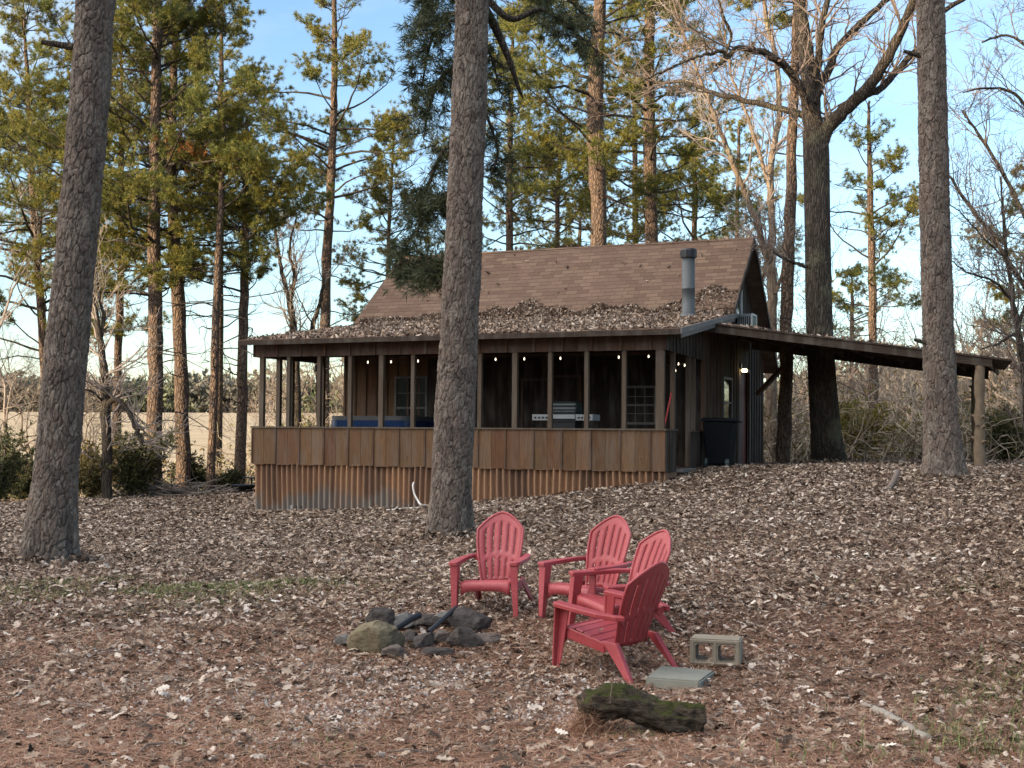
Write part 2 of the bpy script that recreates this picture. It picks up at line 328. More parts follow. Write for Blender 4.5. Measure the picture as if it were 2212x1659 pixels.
_wv = [(.9, .35, .8, .018), (1.7, -1.1, .2, .012), (.4, .9, 2.2, .022), (2.9, 1.6, 1.0, .007), (-1.9, 2.7, 4.0, .008)]
def gz(x, y):
    x = np.atleast_1d(np.asarray(x, float)); y = np.atleast_1d(np.asarray(y, float)); sh = x.shape; x = x.ravel(); y = y.ravel()
    out = np.empty(len(x))
    for i in range(0, len(x), 20000):
        xs = np.clip(x[i:i+20000], -24, 24); ys = np.clip(y[i:i+20000], -2, 58)
        d2 = (xs[:, None]-CTRL[None, :, 0])**2 + (ys[:, None]-CTRL[None, :, 1])**2
        out[i:i+20000] = (.5*d2*np.log(d2+1e-12))@_TW[:len(CTRL)] + _TW[-3] + _TW[-2]*xs + _TW[-1]*ys
    for a, b, c, k in _wv: out += k*np.sin(a*x+b*y+c)
    far = EYE - 2.9 + 7.6*sstep(58, 350, y) + .25*np.sin(x*.02+1)*sstep(80, 200, y)
    dist = np.hypot(x, y-18); w = sstep(26, 46, dist)
    return (out*(1-w)+far*w).reshape(sh)
def gz1(x, y): return float(gz([x], [y])[0])
def on_ground(px, py):                         # where the pixel's ray meets the ground
    r = ray(px, py); t = 3.0
    for _ in range(4000):
        p = CAMP + r*t
        if p[2] < gz1(p[0], p[1]): break
        t += .02 if t < 14 else .06
    return p
def _ground():
    a = np.linspace(-1, 1, 300); xs = 22*a + 1500*np.sign(a)*np.abs(a)**9
    b = np.linspace(0, 1, 400); ys = -6 + 60*b + 1500*b**12
    ys = np.concatenate([np.linspace(-400, -10, 20), ys])
    X, Y = np.meshgrid(xs, ys); Z = gz(X, Y)
    ny, nx = X.shape; i = np.arange(ny-1)[:, None]*nx + np.arange(nx-1)[None]
    mb = MB(); mb.add(np.stack([X, Y, Z], -1).reshape(-1, 3), np.stack([i, i+1, i+nx+1, i+nx], -1).reshape(-1, 4))
    n = N('forest_floor', .95, 0, .1); p = n.pos(); s = n.n('ShaderNodeSeparateXYZ'); n.l(p, s.inputs[0])
    c = n.mix(n.ramp(n.noise(p, 1.3, 5), [(.35, (0, 0, 0)), (.65, (1, 1, 1))]), (.06, .035, .025), (.13, .075, .052))
    c = n.mix(n.ramp(n.noise(n.pos((3, 9, 3)), 9, 6, .7), [(.4, (0, 0, 0)), (.68, (1, 1, 1))]), c, (.18, .125, .095))
    gr = n.ramp(n.noise(p, .55, 4), [(.52, (0, 0, 0)), (.66, (1, 1, 1))])
    yy = s.outputs[1]
    fn = n.noise(n.pos((.06, .25, 1)), 1.0, 6, .7); fb = n.noise(n.pos((1, 3, 1)), .9, 5, .7)
    field = n.mix(fn, (.27, .21, .135), (.44, .36, .25)); field = n.mix(n.ramp(n.noise(n.pos((.25, 1.1, 1)), .8, 6, .75), [(.45, (0, 0, 0)), (.65, (.8, .8, .8))]), field, (.2, .15, .09))
    strip = n.mix(fb, (.15, .17, .07), (.25, .24, .11))
    yw = n.math('ADD', yy, n.math('MULTIPLY', n.noise(n.pos((.1, .1, 1)), 1.0, 3), 14.0))
    f1 = n.ramp(n.math('DIVIDE', yw, 100.0), [(.46, (0, 0, 0)), (.5, (1, 1, 1))]); f2 = n.ramp(n.math('DIVIDE', yw, 100.0), [(.80, (0, 0, 0)), (.86, (1, 1, 1))])
    c = n.mix(f1, c, strip); c = n.mix(f2, c, field)
    n.color(c); n.bump(n.noise(p, 22, 6, .7), .7, .04)
    tag(build('ground', mb, n.m, None, True), kind='structure')
_ground()
def _shade_hill():                                   # unseen rise added in place of woods, crest shaped to shade the yard
    t = SUN_T; nn = np.array([-.6, .8]); s = np.linspace(-150, 95, 620); q = np.linspace(-1, 1, 41)
    knots = [(-150, 16), (-90, 27), (0, 30), (17, 30), (21, 28.5), (26, 26.2), (29, 24.2), (33, 19.5), (38, 13), (46, 8), (60, 3), (80, .5), (95, 0)]
    H = np.interp(s, [k[0] for k in knots], [k[1] for k in knots])
    rng = np.random.default_rng(5); bump = np.zeros_like(s)
    for fq, am in ((.35, .9), (.9, .7), (1.9, .5), (3.7, .35)): bump += am*np.sin(fq*s + rng.uniform(0, 6))
    Hh = np.maximum(H + bump*np.clip(H/25, 0, 1), -1)
    c = -100*t[None] + s[:, None]*nn[None]; V = np.zeros((len(s), len(q), 3))
    prof = np.clip(1-np.abs(q)**1.5, 0, 1)
    V[..., :2] = c[:, None] + (q*45)[None, :, None]*t[None, None]; V[..., 2] = EYE-3.2 + (Hh[:, None]+2)*prof[None]
    nx = len(q); i = np.arange(len(s)-1)[:, None]*nx + np.arange(nx-1)[None]
    mb = MB(); mb.add(V.reshape(-1, 3), np.stack([i, i+1, i+nx+1, i+nx], -1).reshape(-1, 4))
    tag(build('shade_hill', mb, m_plain('shade_hillside', (.07, .07, .045), .95, 0, .5, .3), None, False), kind='structure')
_shade_hill()
# ------------------------------------------------------------------ the cabin (u along the front, v to the back, h above the eye)
A_ = at(1437, 926, 25.27); B_ = at(545, 922, 29.0)
UX = np.array([A_[0]-B_[0], A_[1]-B_[1]]); LEN = float(np.linalg.norm(UX)); UX /= LEN; VX = np.array([-UX[1], UX[0]])
BASE = -1.85
def hz(h): return h - BASE
def uh(px, py, v=0.0):                          # pixel -> (u, h) on the plane that lies v behind the front
    r = ray(px, py); o = B_[:2] + VX*v; t = (o@VX)/(r[:2]@VX); p = r*t
    return float((p[:2]-B_[:2])@UX), float(p[2])
def vh(px, py, u=None):                         # pixel -> (v, h) on the plane of the right-hand side
    u = LEN if u is None else u
    r = ray(px, py); o = B_[:2] + UX*u; t = (o@UX)/(r[:2]@UX); p = r*t
    return float((p[:2]-B_[:2])@VX), float(p[2])
def hw(u, v, h): return np.array([*(B_[:2]+UX*u+VX*v), EYE+h])
YAW = math.atan2(UX[1], UX[0])
cabin = empty('cabin', (B_[0], B_[1], EYE+BASE), YAW)
tag(cabin, 'brown wooden cabin with long open porch, shingled gable roof and side carport', 'cabin')
rnd = random.Random(11)
def bx(mb, u0, u1, v0, v1, h0, h1): mb.box((min(u0,u1), min(v0,v1), hz(min(h0,h1))), (max(u0,u1), max(v0,v1), hz(max(h0,h1))))
RAIL = .5*(uh(545, 922)[1]+uh(1437, 926)[1]); PB = .5*(uh(545, 1002)[1]+uh(1437, 1018.5)[1])
FB = .5*(uh(557, 770)[1]+uh(1430, 757)[1]); EAVE = FB+.43
PV = 3.0                                        # depth of the porch
HV1 = vh(1646.5, 950)[0]                        # back of the house wall
HL = uh(745, 850, PV)[0]                        # left end of the house wall
def build2(name, mb, mat, mb2, mat2, parent):    # boards and their battens as one part with two materials
    n0 = sum(len(f) for f in mb.f); mb.add(np.concatenate(mb2.v), np.concatenate(mb2.f)) if mb2.v else None
    o = build(name, mb, mat, parent); o.data.materials.append(mat2)
    k = len(o.data.polygons); a = np.zeros(k, np.int32); a[n0:] = 1; o.data.polygons.foreach_set('material_index', a); return o
def joinmb(mb):                                  # flatten a builder whose pieces were added one by one
    return mb
# --- half wall in front: board pairs under battens
def boards_front(mb, u0, u1, v, h0, h1, pitch, jit=0.0, thick=.02, bat=.05):
    n = int(round((u1-u0)/(pitch/2))); w = (u1-u0)/n
    for i in range(n):
        a = u0+i*w; j0 = rnd.uniform(-jit, jit)
        bx(mb, a+.003, a+w-.003, v, v+thick, h0+j0, h1)
    return [u0+i*w*2 for i in range(n//2+1)]
mb = MB(); bat = MB()
edges = boards_front(mb, 0, LEN, 0, PB, RAIL-.03, .61, .004)
for i, e in enumerate(edges):
    bx(bat, max(-.01, e-.02), min(LEN+.01, e+.02), -.022, -.002, PB+rnd.uniform(-.004, .01), RAIL-.035)
build2('half_wall', mb, MT['wood_panel'], bat, MT['wood_bat'], cabin)
mb = MB(); bx(mb, -.03, LEN+.03, -.035, .1, RAIL-.028, RAIL+.006); build('porch_rail', mb, MT['post'], cabin)
for e in edges[:-1]:                             # broken ledge strips under the boards
    mb = MB(); bx(mb, e+.05, e+.05+rnd.uniform(.26, .36), -.04, -.002, PB-.012, PB+.002); build('ledge_strip', mb, MT['wood_panel'], cabin)
mb = MB()                                       # left low wall, seen edge-on
for i in range(5): bx(mb, -.0, .02, .03+i*.3, .325+i*.3, PB, RAIL-.03)
for i in range(5, 10): bx(mb, 0, .02, .03+i*.3, .325+i*.3, PB, RAIL-.03)
build('low_wall', mb, MT['wood_panel'], cabin)
# --- corrugated tin skirting
mb = MB(); nu = 900; us = np.linspace(.02, LEN-.01, nu); hs = np.linspace(0, 1, 7)
ph = us*2*math.pi/.137 + .9*np.sin(us*1.3)
wave = .052*np.sign(np.sin(ph))*np.abs(np.sin(ph))**.7 + .012*np.sin(us*4.1)
bot = np.array([gz1(*hw(u, 0, 0)[:2])-EYE-.25 for u in us]); lean = .05*np.sin(us*.9+.5)
V = np.zeros((7, nu, 3)); V[..., 0] = us + np.outer(1-hs, .03*np.sin(us*2.3)); V[..., 1] = .06 + wave[None] + np.outer(1-hs, lean) ; V[..., 2] = hz(bot[None] + hs[:, None]*(PB+.03-bot)[None])
i = np.arange(6)[:, None]*nu + np.arange(nu-1)[None]
mb.add(V.reshape(-1, 3), np.stack([i, i+1, i+nu+1, i+nu], -1).reshape(-1, 4)); build('tin_skirting', mb, MT['rust'], cabin, True)
mb = MB(); vs = np.linspace(.06, PV, 260); ws = .03*np.sin(vs*2*math.pi/.137)
bb = np.array([gz1(*hw(LEN, v, 0)[:2])-EYE-.2 for v in vs]); V = np.zeros((2, 260, 3)); V[..., 0] = LEN-.03+ws; V[..., 1] = vs; V[0, :, 2] = hz(bb); V[1, :, 2] = hz(PB+.03)
i = np.arange(259)[None]; mb.add(V.reshape(-1, 3), np.stack([i, i+1, i+261, i+260], -1).reshape(-1, 4)); build('side_skirting', mb, MT['rust'], cabin, True)
# --- porch floor, ceiling
mb = MB(); bx(mb, .03, LEN-.03, .03, PV, PB+.0, PB+.05); build('porch_floor', mb, MT['wood_dark'], cabin)
# --- front posts
for px in (562.5, 620, 686, 753.2, 820.5, 889.2, 960, 1033.8, 1109.7, 1186.1, 1264.9, 1346, 1424):
    u = uh(px, 850)[0]; w = .042 if px not in (562.5, 1424, 820.5, 1109.7) else (.085 if px == 1424 else .055)
    mb = MB(); bx(mb, u-w, u+w, .035, .125, RAIL+.006, FB+.03); build('porch_post', mb, MT['post'], cabin)
for v in (vh(602.8, 850, .05)[0], vh(630, 850, .05)[0], PV-.1):
    mb = MB(); bx(mb, 0, .1, v-.05, v+.05, PB, FB+.3); build('porch_post', mb, MT['post'], cabin)
# --- front fascia of boards and battens, rafter tails
mb = MB(); bat = MB(); e2 = boards_front(mb, 0, LEN, .01, FB, EAVE-.02, .61)
for e in e2: bx(bat, max(0, e-.025), min(LEN, e+.025), -.015, .007, FB, EAVE-.04)
build2('front_fascia', mb, MT['wood_dark'], bat, MT['wood_bat'], cabin)
for i in range(17):
    u = .15+i*(LEN-.3)/16
    mb = MB(); mb.hexa([(u-.025, -.3, hz(EAVE-.13)), (u+.025, -.3, hz(EAVE-.13)), (u+.025, .008, hz(EAVE-.13)), (u-.025, .008, hz(EAVE-.13)), (u-.025, -.3, hz(EAVE-.06)), (u+.025, -.3, hz(EAVE-.06)), (u+.025, .008, hz(EAVE-.01)), (u-.025, .008, hz(EAVE-.01))])
    build('rafter_tail', mb, MT['wood_dark'], cabin)
# --- roofs
BRV, BRH = 4.5, uh(1583, 676, 4.5)[1]          # where the porch roof meets the main slope
APV = 6.35; APH = uh(1628, 512, APV)[1]
EV = -.36; u0e = uh(515, 737, EV)[0]; u1e = uh(1470, 710, EV)[0]; EHL = uh(515, 735, EV)[1]; EHR = uh(1470, 709, EV)[1]
u1b = uh(1588, 665, BRV)[0]; u1a = uh(1628, 510, APV)[0]; u0a = uh(868, 556, APV)[0]; u0b = uh(764, 704, BRV)[0]
def slab(name, quad, t, mat, parent, nu=24, nv=10, uvmat=True, sag=0):
    q = np.array(quad, float); me = bpy.data.meshes.new(name); bm = bmesh.new(); uvl = bm.loops.layers.uv.new('UVMap')
    nrm = np.cross(q[1]-q[0], q[3]-q[0]); nrm /= np.linalg.norm(nrm)
    def grid(off):
        g = []
        for j in range(nv+1):
            row = []
            for i in range(nu+1):
                a, b = i/nu, j/nv; p = (1-b)*((1-a)*q[0]+a*q[1]) + b*((1-a)*q[3]+a*q[2]); p = p + nrm*off
                if sag: p[2] += sag*math.sin(a*9+b*3)*.5 - sag*math.sin(math.pi*a)
                vtx = bm.verts.new(p); row.append((vtx, p))
            g.append(row)
        return g
    top, botg = grid(0), grid(-t)
    ax = (q[1]-q[0])/np.linalg.norm(q[1]-q[0]); ay = np.cross(nrm, ax)
    def face(vs):
        f = bm.faces.new([v[0] for v in vs])
        for lp, v in zip(f.loops, vs): lp[uvl].uv = (float((v[1]-q[0])@ax), float((v[1]-q[0])@ay))
    for j in range(nv):
        for i in range(nu):
            face([top[j][i], top[j][i+1], top[j+1][i+1], top[j+1][i]]); face([botg[j+1][i], botg[j+1][i+1], botg[j][i+1], botg[j][i]])
    for i in range(nu):
        face([botg[0][i], botg[0][i+1], top[0][i+1], top[0][i]]); face([top[nv][i], top[nv][i+1], botg[nv][i+1], botg[nv][i]])
    for j in range(nv):
        face([top[j][0], top[j+1][0], botg[j+1][0], botg[j][0]]); face([botg[j][nu], botg[j+1][nu], top[j+1][nu], top[j][nu]])
    bm.to_mesh(me); bm.free(); return link(name, me, mat, parent)
roof = slab('main_roof', [(u0b, BRV-.02, hz(BRH+.005)), (u1b, BRV-.02, hz(BRH+.12)), (u1a, APV, hz(APH)), (u0a, APV, hz(APH-.03))], .07, MT['shingle'], cabin, sag=.03)
slope = (APH-BRH)/(APV-BRV); EBV = HV1+.35
slab('back_roof', [(u1b+.02, EBV, hz(APH-slope*(EBV-APV))), (u0b, EBV, hz(APH-slope*(EBV-APV))), (u0a, APV+.004, hz(APH-.03)), (u1a, APV+.004, hz(APH))], .07, MT['shingle'], cabin)
proof = slab('porch_roof', [(u0e, EV, hz(EHL)), (u1e, EV, hz(EHR)), (u1b, BRV+.1, hz(BRH)), (u0b-.1, BRV+.1, hz(BRH-.05))], .06, MT['shingle'], cabin, sag=.02)
mb = MB(); mb.hexa([(u0e, EV-.025, hz(EHL-.115)), (u1e, EV-.025, hz(EHR-.115)), (u1e, EV-.003, hz(EHR-.115)), (u0e, EV-.003, hz(EHL-.115)), (u0e, EV-.025, hz(EHL-.012)), (u1e, EV-.025, hz(EHR-.012)), (u1e, EV-.003, hz(EHR-.012)), (u0e, EV-.003, hz(EHL-.012))])
build('eave_board', mb, MT['fascia'], cabin)
mb = MB()                                       # pale rake boards on the porch roof end
def rake(p, q, t, drop, du): 
    (ua, va, ha), (ub, vb, hb) = p, q
    mb.hexa([(ua+du, va, hz(ha-drop)), (ub+du, vb, hz(hb-drop)), (ub+du+t, vb, hz(hb-drop)), (ua+du+t, va, hz(ha-drop)), (ua+du, va, hz(ha)), (ub+du, vb, hz(hb)), (ub+du+t, vb, hz(hb)), (ua+du+t, va, hz(ha))])
rake((u1e, EV-.02, EHR+.005), (u1b, BRV+.1, BRH+.012), .025, .11, .004); rake((u1e-.02, EV+.1, EHR-.085), (u1b-.02, BRV, BRH-.10), .02, .09, -.004)
build('rake_board', mb, MT['trim'], cabin)
mb = MB()
rake((u1b+.0, BRV-.1, BRH+.13), (u1a, APV, APH-.02), .03, .16, .003); rake((u1a, APV+.004, APH-.02), (u1b+.02, EBV, APH-slope*(EBV-APV)), .03, .16, .003)
build('gable_rake_board', mb, MT['fascia'], cabin)
# --- porch ceiling and the left end closing boards
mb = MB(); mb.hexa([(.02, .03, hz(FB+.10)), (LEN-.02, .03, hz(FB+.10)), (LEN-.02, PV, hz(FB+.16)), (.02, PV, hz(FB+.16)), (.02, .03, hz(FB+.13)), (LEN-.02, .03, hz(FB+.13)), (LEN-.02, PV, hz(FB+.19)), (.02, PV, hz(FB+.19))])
build('porch_ceiling', mb, MT['wall_shade'], cabin)
mb = MB(); [bx(mb, 0, .02, .03+i*.3, .325+i*.3, FB, EAVE+.06*i*.3) for i in range(10)]; build('end_fascia', mb, MT['wood_dark'], cabin)
# --- house walls
WT = BRH+.1
mb = MB(); n = int((LEN-HL)/.28)
for i in range(n): bx(mb, HL+i*(LEN-HL)/n+.003, HL+(i+1)*(LEN-HL)/n-.003, PV, PV+.03, PB, FB+.4)
bat = MB()
for i in range(n): bx(bat, HL+i*(LEN-HL)/n-.025, HL+i*(LEN-HL)/n+.025, PV-.02, PV-.002, PB, FB+.2)
build2('front_wall', mb, MT['wood_panel'], bat, MT['wood_bat'], cabin)
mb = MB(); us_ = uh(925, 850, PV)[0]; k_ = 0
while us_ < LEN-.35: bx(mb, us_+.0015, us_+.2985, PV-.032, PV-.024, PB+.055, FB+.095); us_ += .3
build('dark_siding', mb, MT['wall_shade'], cabin)  # dark sheet over the right part of the wall, painted-in porch shade
mb = MB(); [bx(mb, HL-.0, HL+.03, PV+.034+i*.3, PV+.33+i*.3, BASE, FB+.4) for i in range(int((HV1-PV)/.3))]; build('end_wall', mb, MT['wood_panel'], cabin)
mb = MB(); bx(mb, HL+.04, LEN-.05, HV1-.04, HV1, BASE, 1.9); build('back_wall', mb, MT['wood_dark'], cabin)
# --- right side wall: boards and battens with real openings
vd0, hd0 = vh(1597, 1004); vd1, hd1 = vh(1618, 806)      # door
vw0, hw0 = vh(1562, 915); vw1, hw1 = vh(1579, 822)       # window
def prof_h(v):                                 # height of the side wall under the roofs
    if v < BRV: return EHR + (BRH-EHR)*(v-EV)/(BRV-EV) - .1
    return min(BRH + (v-BRV)*slope, APH-(v-APV)*slope) - .12
def side_wall(mb, v0, v1, h0, h1, u=None, t=.022):
    u = LEN if u is None else u
    if h1-h0 > .01: bx(mb, u-t, u, v0, v1, h0, h1)
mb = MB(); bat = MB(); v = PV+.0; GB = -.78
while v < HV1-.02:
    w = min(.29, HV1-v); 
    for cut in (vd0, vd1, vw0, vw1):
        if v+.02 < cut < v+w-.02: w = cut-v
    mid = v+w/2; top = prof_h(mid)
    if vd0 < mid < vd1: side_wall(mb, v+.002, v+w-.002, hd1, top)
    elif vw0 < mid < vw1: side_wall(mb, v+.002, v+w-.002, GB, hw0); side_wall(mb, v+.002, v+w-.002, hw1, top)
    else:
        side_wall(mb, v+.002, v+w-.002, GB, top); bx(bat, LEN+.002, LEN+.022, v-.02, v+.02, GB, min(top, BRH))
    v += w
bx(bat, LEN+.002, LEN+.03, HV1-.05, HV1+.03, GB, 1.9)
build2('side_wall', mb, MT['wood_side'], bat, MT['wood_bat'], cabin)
# window in the side wall
f = MB(); bx(f, LEN-.03, LEN+.03, vw0-.05, vw0, hw0-.06, hw1+.06); bx(f, LEN-.03, LEN+.03, vw1, vw1+.05, hw0-.06, hw1+.06); bx(f, LEN-.03, LEN+.03, vw0+.002, vw1-.002, hw1, hw1+.06); bx(f, LEN-.03, LEN+.03, vw0+.002, vw1-.002, hw0-.06, hw0); hm = hw0+(hw1-hw0)*.48; bx(f, LEN-.03, LEN+.015, vw0+.002, vw1-.002, hm-.02, hm+.02)
win = build('window', f, MT['frame'], cabin); g = MB(); bx(g, LEN-.022, LEN-.012, vw0+.001, vw1-.001, hw0, hw1); build('pane', g, MT['glass'], win)
# door
f = MB(); bx(f, LEN-.04, LEN+.02, vd0-.09, vd0-.003, hd0, hd1+.08); bx(f, LEN-.04, LEN+.02, vd1+.003, vd1+.09, hd0, hd1+.08); bx(f, LEN-.04, LEN+.02, vd0, vd1, hd1+.003, hd1+.08); bx(f, LEN-.06, LEN+.06, vd0-.05, vd1+.05, hd0-.08, hd0)
fr = build('door_frame', f, MT['trim'], cabin)
d = MB(); bx(d, LEN-.12, LEN-.07, vd0, vd1, hd0, hd1); dr = build('door', d, MT['screen'], cabin)
k = MB(); k.lathe([(0, 0), (.02, 0), (.03, .02), (.03, .045), (0, .06)], 12); kb = build('handle', k, MT['steel'], dr, True); kb.location = (LEN-.07, vd0+.08, hz(hd0+1.0)); kb.rotation_euler = (0, R_(90), 0)
# porch side: low panels, posts, fascia
mba, mbb = MB(), MB(); v = .03
dv0, dv1 = vh(1462, 990)[0], vh(1491, 990)[0]           # doorway in the porch side
while v < PV-.05:
    w = .25; mb = mba if v+w/2 < dv0+.1 else mbb
    if not (dv0-.1 < v+w/2 < dv1): bx(mb, LEN-.02, LEN, v+.003, v+w-.003, PB-.02, RAIL-.03-(.02 if v > 1 else 0)); bx(mb, LEN+.002, LEN+.02, v-.02, v+.02, PB-.02, RAIL-.05)
    v += w
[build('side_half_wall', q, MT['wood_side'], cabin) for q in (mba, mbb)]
mb = MB(); bx(mb, LEN-.08, LEN+.03, .11, dv0, RAIL-.028, RAIL+.004); build('side_rail', mb, MT['post'], cabin); mb = MB(); bx(mb, LEN-.08, LEN+.03, dv1, PV, RAIL-.048, RAIL-.016); build('side_rail', mb, MT['post'], cabin)
mb = MB(); bx(mb, LEN-.3, LEN+.12, dv0, dv1, PB-.03, PB+.03); build('door_step', mb, MT['trim'], cabin)
for px in (1459, 1492, 1503):
    v = vh(px, 860)[0]; mb = MB(); bx(mb, LEN-.1, LEN-.01, v-.045, v+.045, PB, FB+.1); build('porch_post', mb, MT['post'], cabin)
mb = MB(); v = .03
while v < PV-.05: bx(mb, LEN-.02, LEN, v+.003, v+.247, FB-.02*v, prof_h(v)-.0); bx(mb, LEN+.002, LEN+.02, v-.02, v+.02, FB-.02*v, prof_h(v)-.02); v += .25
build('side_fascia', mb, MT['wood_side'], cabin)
# --- windows behind the porch
def front_window(x0, y0, x1, y1, cols, rows, name_mat='frame'):
    ua, ha = uh(x0, y1, PV-.02); ub, hb = uh(x1, y0, PV-.02); f = MB(); v0, v1 = PV-.05, PV-.004
    bx(f, ua-.05, ua, v0, v1, ha-.05, hb+.05); bx(f, ub, ub+.05, v0, v1, ha-.05, hb+.05); bx(f, ua+.001, ub-.001, v0, v1, hb, hb+.05); bx(f, ua+.001, ub-.001, v0, v1, ha-.05, ha)
    for i in range(1, cols): u = ua+(ub-ua)*i/cols; bx(f, u-.008, u+.008, v0+.016, v0+.03, ha, hb)
    for j in range(1, rows): h = ha+(hb-ha)*j/rows; q = .02 if j*2 == rows else .008; bx(f, ua, ub, v0+.014-(.008 if q > .01 else 0), v0+.028, h-q, h+q)
    w = build('window', f, MT[name_mat], cabin); g = MB(); bx(g, ua+.001, ub-.001, v0+.031, v0+.04, ha+.001, hb-.001); build('pane', g, MT['glass'], w)
front_window(856, 817, 920, 945, 2, 4); front_window(1130, 822, 1182, 935, 1, 1, 'wood_dark'); front_window(1196, 815, 1252, 935, 1, 1, 'wood_dark'); front_window(1352, 838, 1414, 912, 3, 4)
# --- gable window
gv0, gh0 = vh(1590, 676, LEN+.03); gv1 = gv0+.62
f = MB(); bx(f, LEN+.003, LEN+.04, gv0, gv0+.06, gh0, gh0+1.15); bx(f, LEN+.003, LEN+.04, gv1-.06, gv1, gh0, gh0+1.15); bx(f, LEN+.003, LEN+.04, gv0+.061, gv1-.061, gh0+1.09, gh0+1.15); bx(f, LEN+.003, LEN+.035, gv0+.061, gv1-.061, gh0+.6, gh0+.66)
win = build('window', f, MT['white'], cabin); g = MB(); bx(g, LEN+.004, LEN+.012, gv0+.061, gv1-.061, gh0, gh0+1.089); build('pane', g, MT['glass'], win)
# --- stove pipe on the porch roof
pv = 2.9; pu, phh = uh(1487, 676, pv); ptop = uh(1487, 548, pv)[1]; r = .5*(uh(1501, 620, pv)[0]-uh(1474, 620, pv)[0]); pcap = uh(1487, 538, pv)[1]
pb = EHR+(BRH-EHR)*(pv-EV)/(BRV-EV)
mb = MB(); mb.lathe([(r*1.5, pb-.02), (r*1.3, pb+.06), (r*1.03, pb+.1), (r, pb+.1), (r, pb+.62), (r*1.05, pb+.625), (r*1.05, pb+.655), (r, pb+.66), (r, ptop), (0, ptop)], 32, (pu, pv, hz(0)))
pipe = build('stove_pipe', mb, MT['galv'], cabin, True)
mb = MB(); mb.lathe([(0, ptop-.09), (r*1.32, ptop-.09), (r*1.34, ptop+.06), (r*1.15, ptop+.1), (0, ptop+.115)], 12, (pu, pv, hz(0))); build('cap', mb, MT['black'], pipe)
# --- carport roof, beams, brace, posts
cv0, cv1 = 2.55, 7.6
cu1, ch1 = uh(2187, 776, cv0); cub, _ = uh(2171, 800, cv1); chb = ch1+.02
cu0 = LEN+.06; ch0 = uh(1593, 704, cv0)[1]; cul = uh(1593, 704, cv0)[0]; sl_ = (ch0-ch1)/(cu1-cul); ch0 = ch0+sl_*(cul-cu0)
cr_ = slab('carport_roof', [(cu0, cv0, hz(ch0)), (cu1, cv0, hz(ch1)), (cub, cv1, hz(chb+(cu1-cub)*sl_)), (cu0, cv1, hz(ch0))], .035, MT['fascia'], cabin)
def cbeam(name, v, drop0, drop1, ua, ub, t=.05):
    mb = MB(); ha = ch0-sl_*(ua-cu0); hb = ch0-sl_*(ub-cu0)
    mb.hexa([(ua, v, hz(ha-drop1)), (ub, v, hz(hb-drop1)), (ub, v+t, hz(hb-drop1)), (ua, v+t, hz(ha-drop1)), (ua, v, hz(ha-drop0)), (ub, v, hz(hb-drop0)), (ub, v+t, hz(hb-drop0)), (ua, v+t, hz(ha-drop0))]); return build(name, mb, MT['fascia'], cabin)
pu1 = uh(2115, 900, cv0+.1)[0]
cbeam('carport_beam', cv0+.03, .045, .20, cu0, pu1+.25); cbeam('carport_beam', cv1-.25, .085, .29, cu0, cub-.35); cbeam('carport_beam', .5*(cv0+cv1), .045, .18, cu0, cub-.1)
for i in range(9):
    mb = MB(); u = cu0+.15+i*(cub-cu0-.3)/8; h = ch0-sl_*(u-cu0); bx(mb, u-.022, u+.022, cv0+.1, cv1-.02, h-.16, h-.045); build('carport_rafter', mb, MT['wood_dark'], cabin)
ba = uh(1636, 848, cv1-.22); bb_ = uh(1703, 782, cv1-.22)
mb = MB(); mb.bar((ba[0], cv1-.22, hz(ba[1]-.05)), (bb_[0]+.1, cv1-.22, hz(bb_[1]+.12)), .09, .27, up=(0, 1, 0)); build('carport_brace', mb, MT['wood_dark'], cabin)
def logpost(px, v, rr, seed):
    u = uh(px, 900, v)[0]; w = hw(u, v, 0); g = gz1(w[0], w[1])-EYE-.1; top = ch0-sl_*(u-cu0)-.1; rng = np.random.default_rng(seed); n = 14
    P = [(u+rng.normal(0, .008), v+rng.normal(0, .008), hz(g+(top-g)*i/n)) for i in range(n+1)]
    rad = rr*(1+.1*rng.normal(0, 1, n+1)); rad[1] *= 1.15; mb = MB(); mb.tube(P, rad, 14)
    for q in range(6):
        a = rng.uniform(0, 6.28); h = g+(top-g)*rng.uniform(.2, .95); p = np.array((u+rr*.8*math.cos(a), v+rr*.8*math.sin(a), hz(h))); d = np.array((math.cos(a), math.sin(a), .5))*.07
        mb.tube([p, p+d*.6, p+d], [.035, .03, .018], 7)
    build('carport_post', mb, m_plain('peeled_log', (.15, .112, .075), .9, 0, .5, 9), cabin, True)
logpost(2116, cv0+.12, .1, 3); logpost(2106, cv1-.4, .075, 4)
# --- porch lamp (lit)
lv, lh = vh(1611, 800, LEN+.15)
em = N('lamp_glow'); em.b.inputs['Emission Color'].default_value = (1, .72, .32, 1); em.b.inputs['Emission Strength'].default_value = 4; em.color((1, .8, .5))
mb = MB(); bx(mb, LEN+.002, LEN+.05, lv-.06, lv+.06, lh+.02, lh+.16); lamp = build('wall_lamp', mb, MT['black'], cabin)
mb = MB(); mb.lathe([(0, -.05), (.06, -.04), (.075, 0), (.05, .035), (0, .045)], 14, (LEN+.12, lv, hz(lh))); build('lamp_glass', mb, em.m, lamp, True)
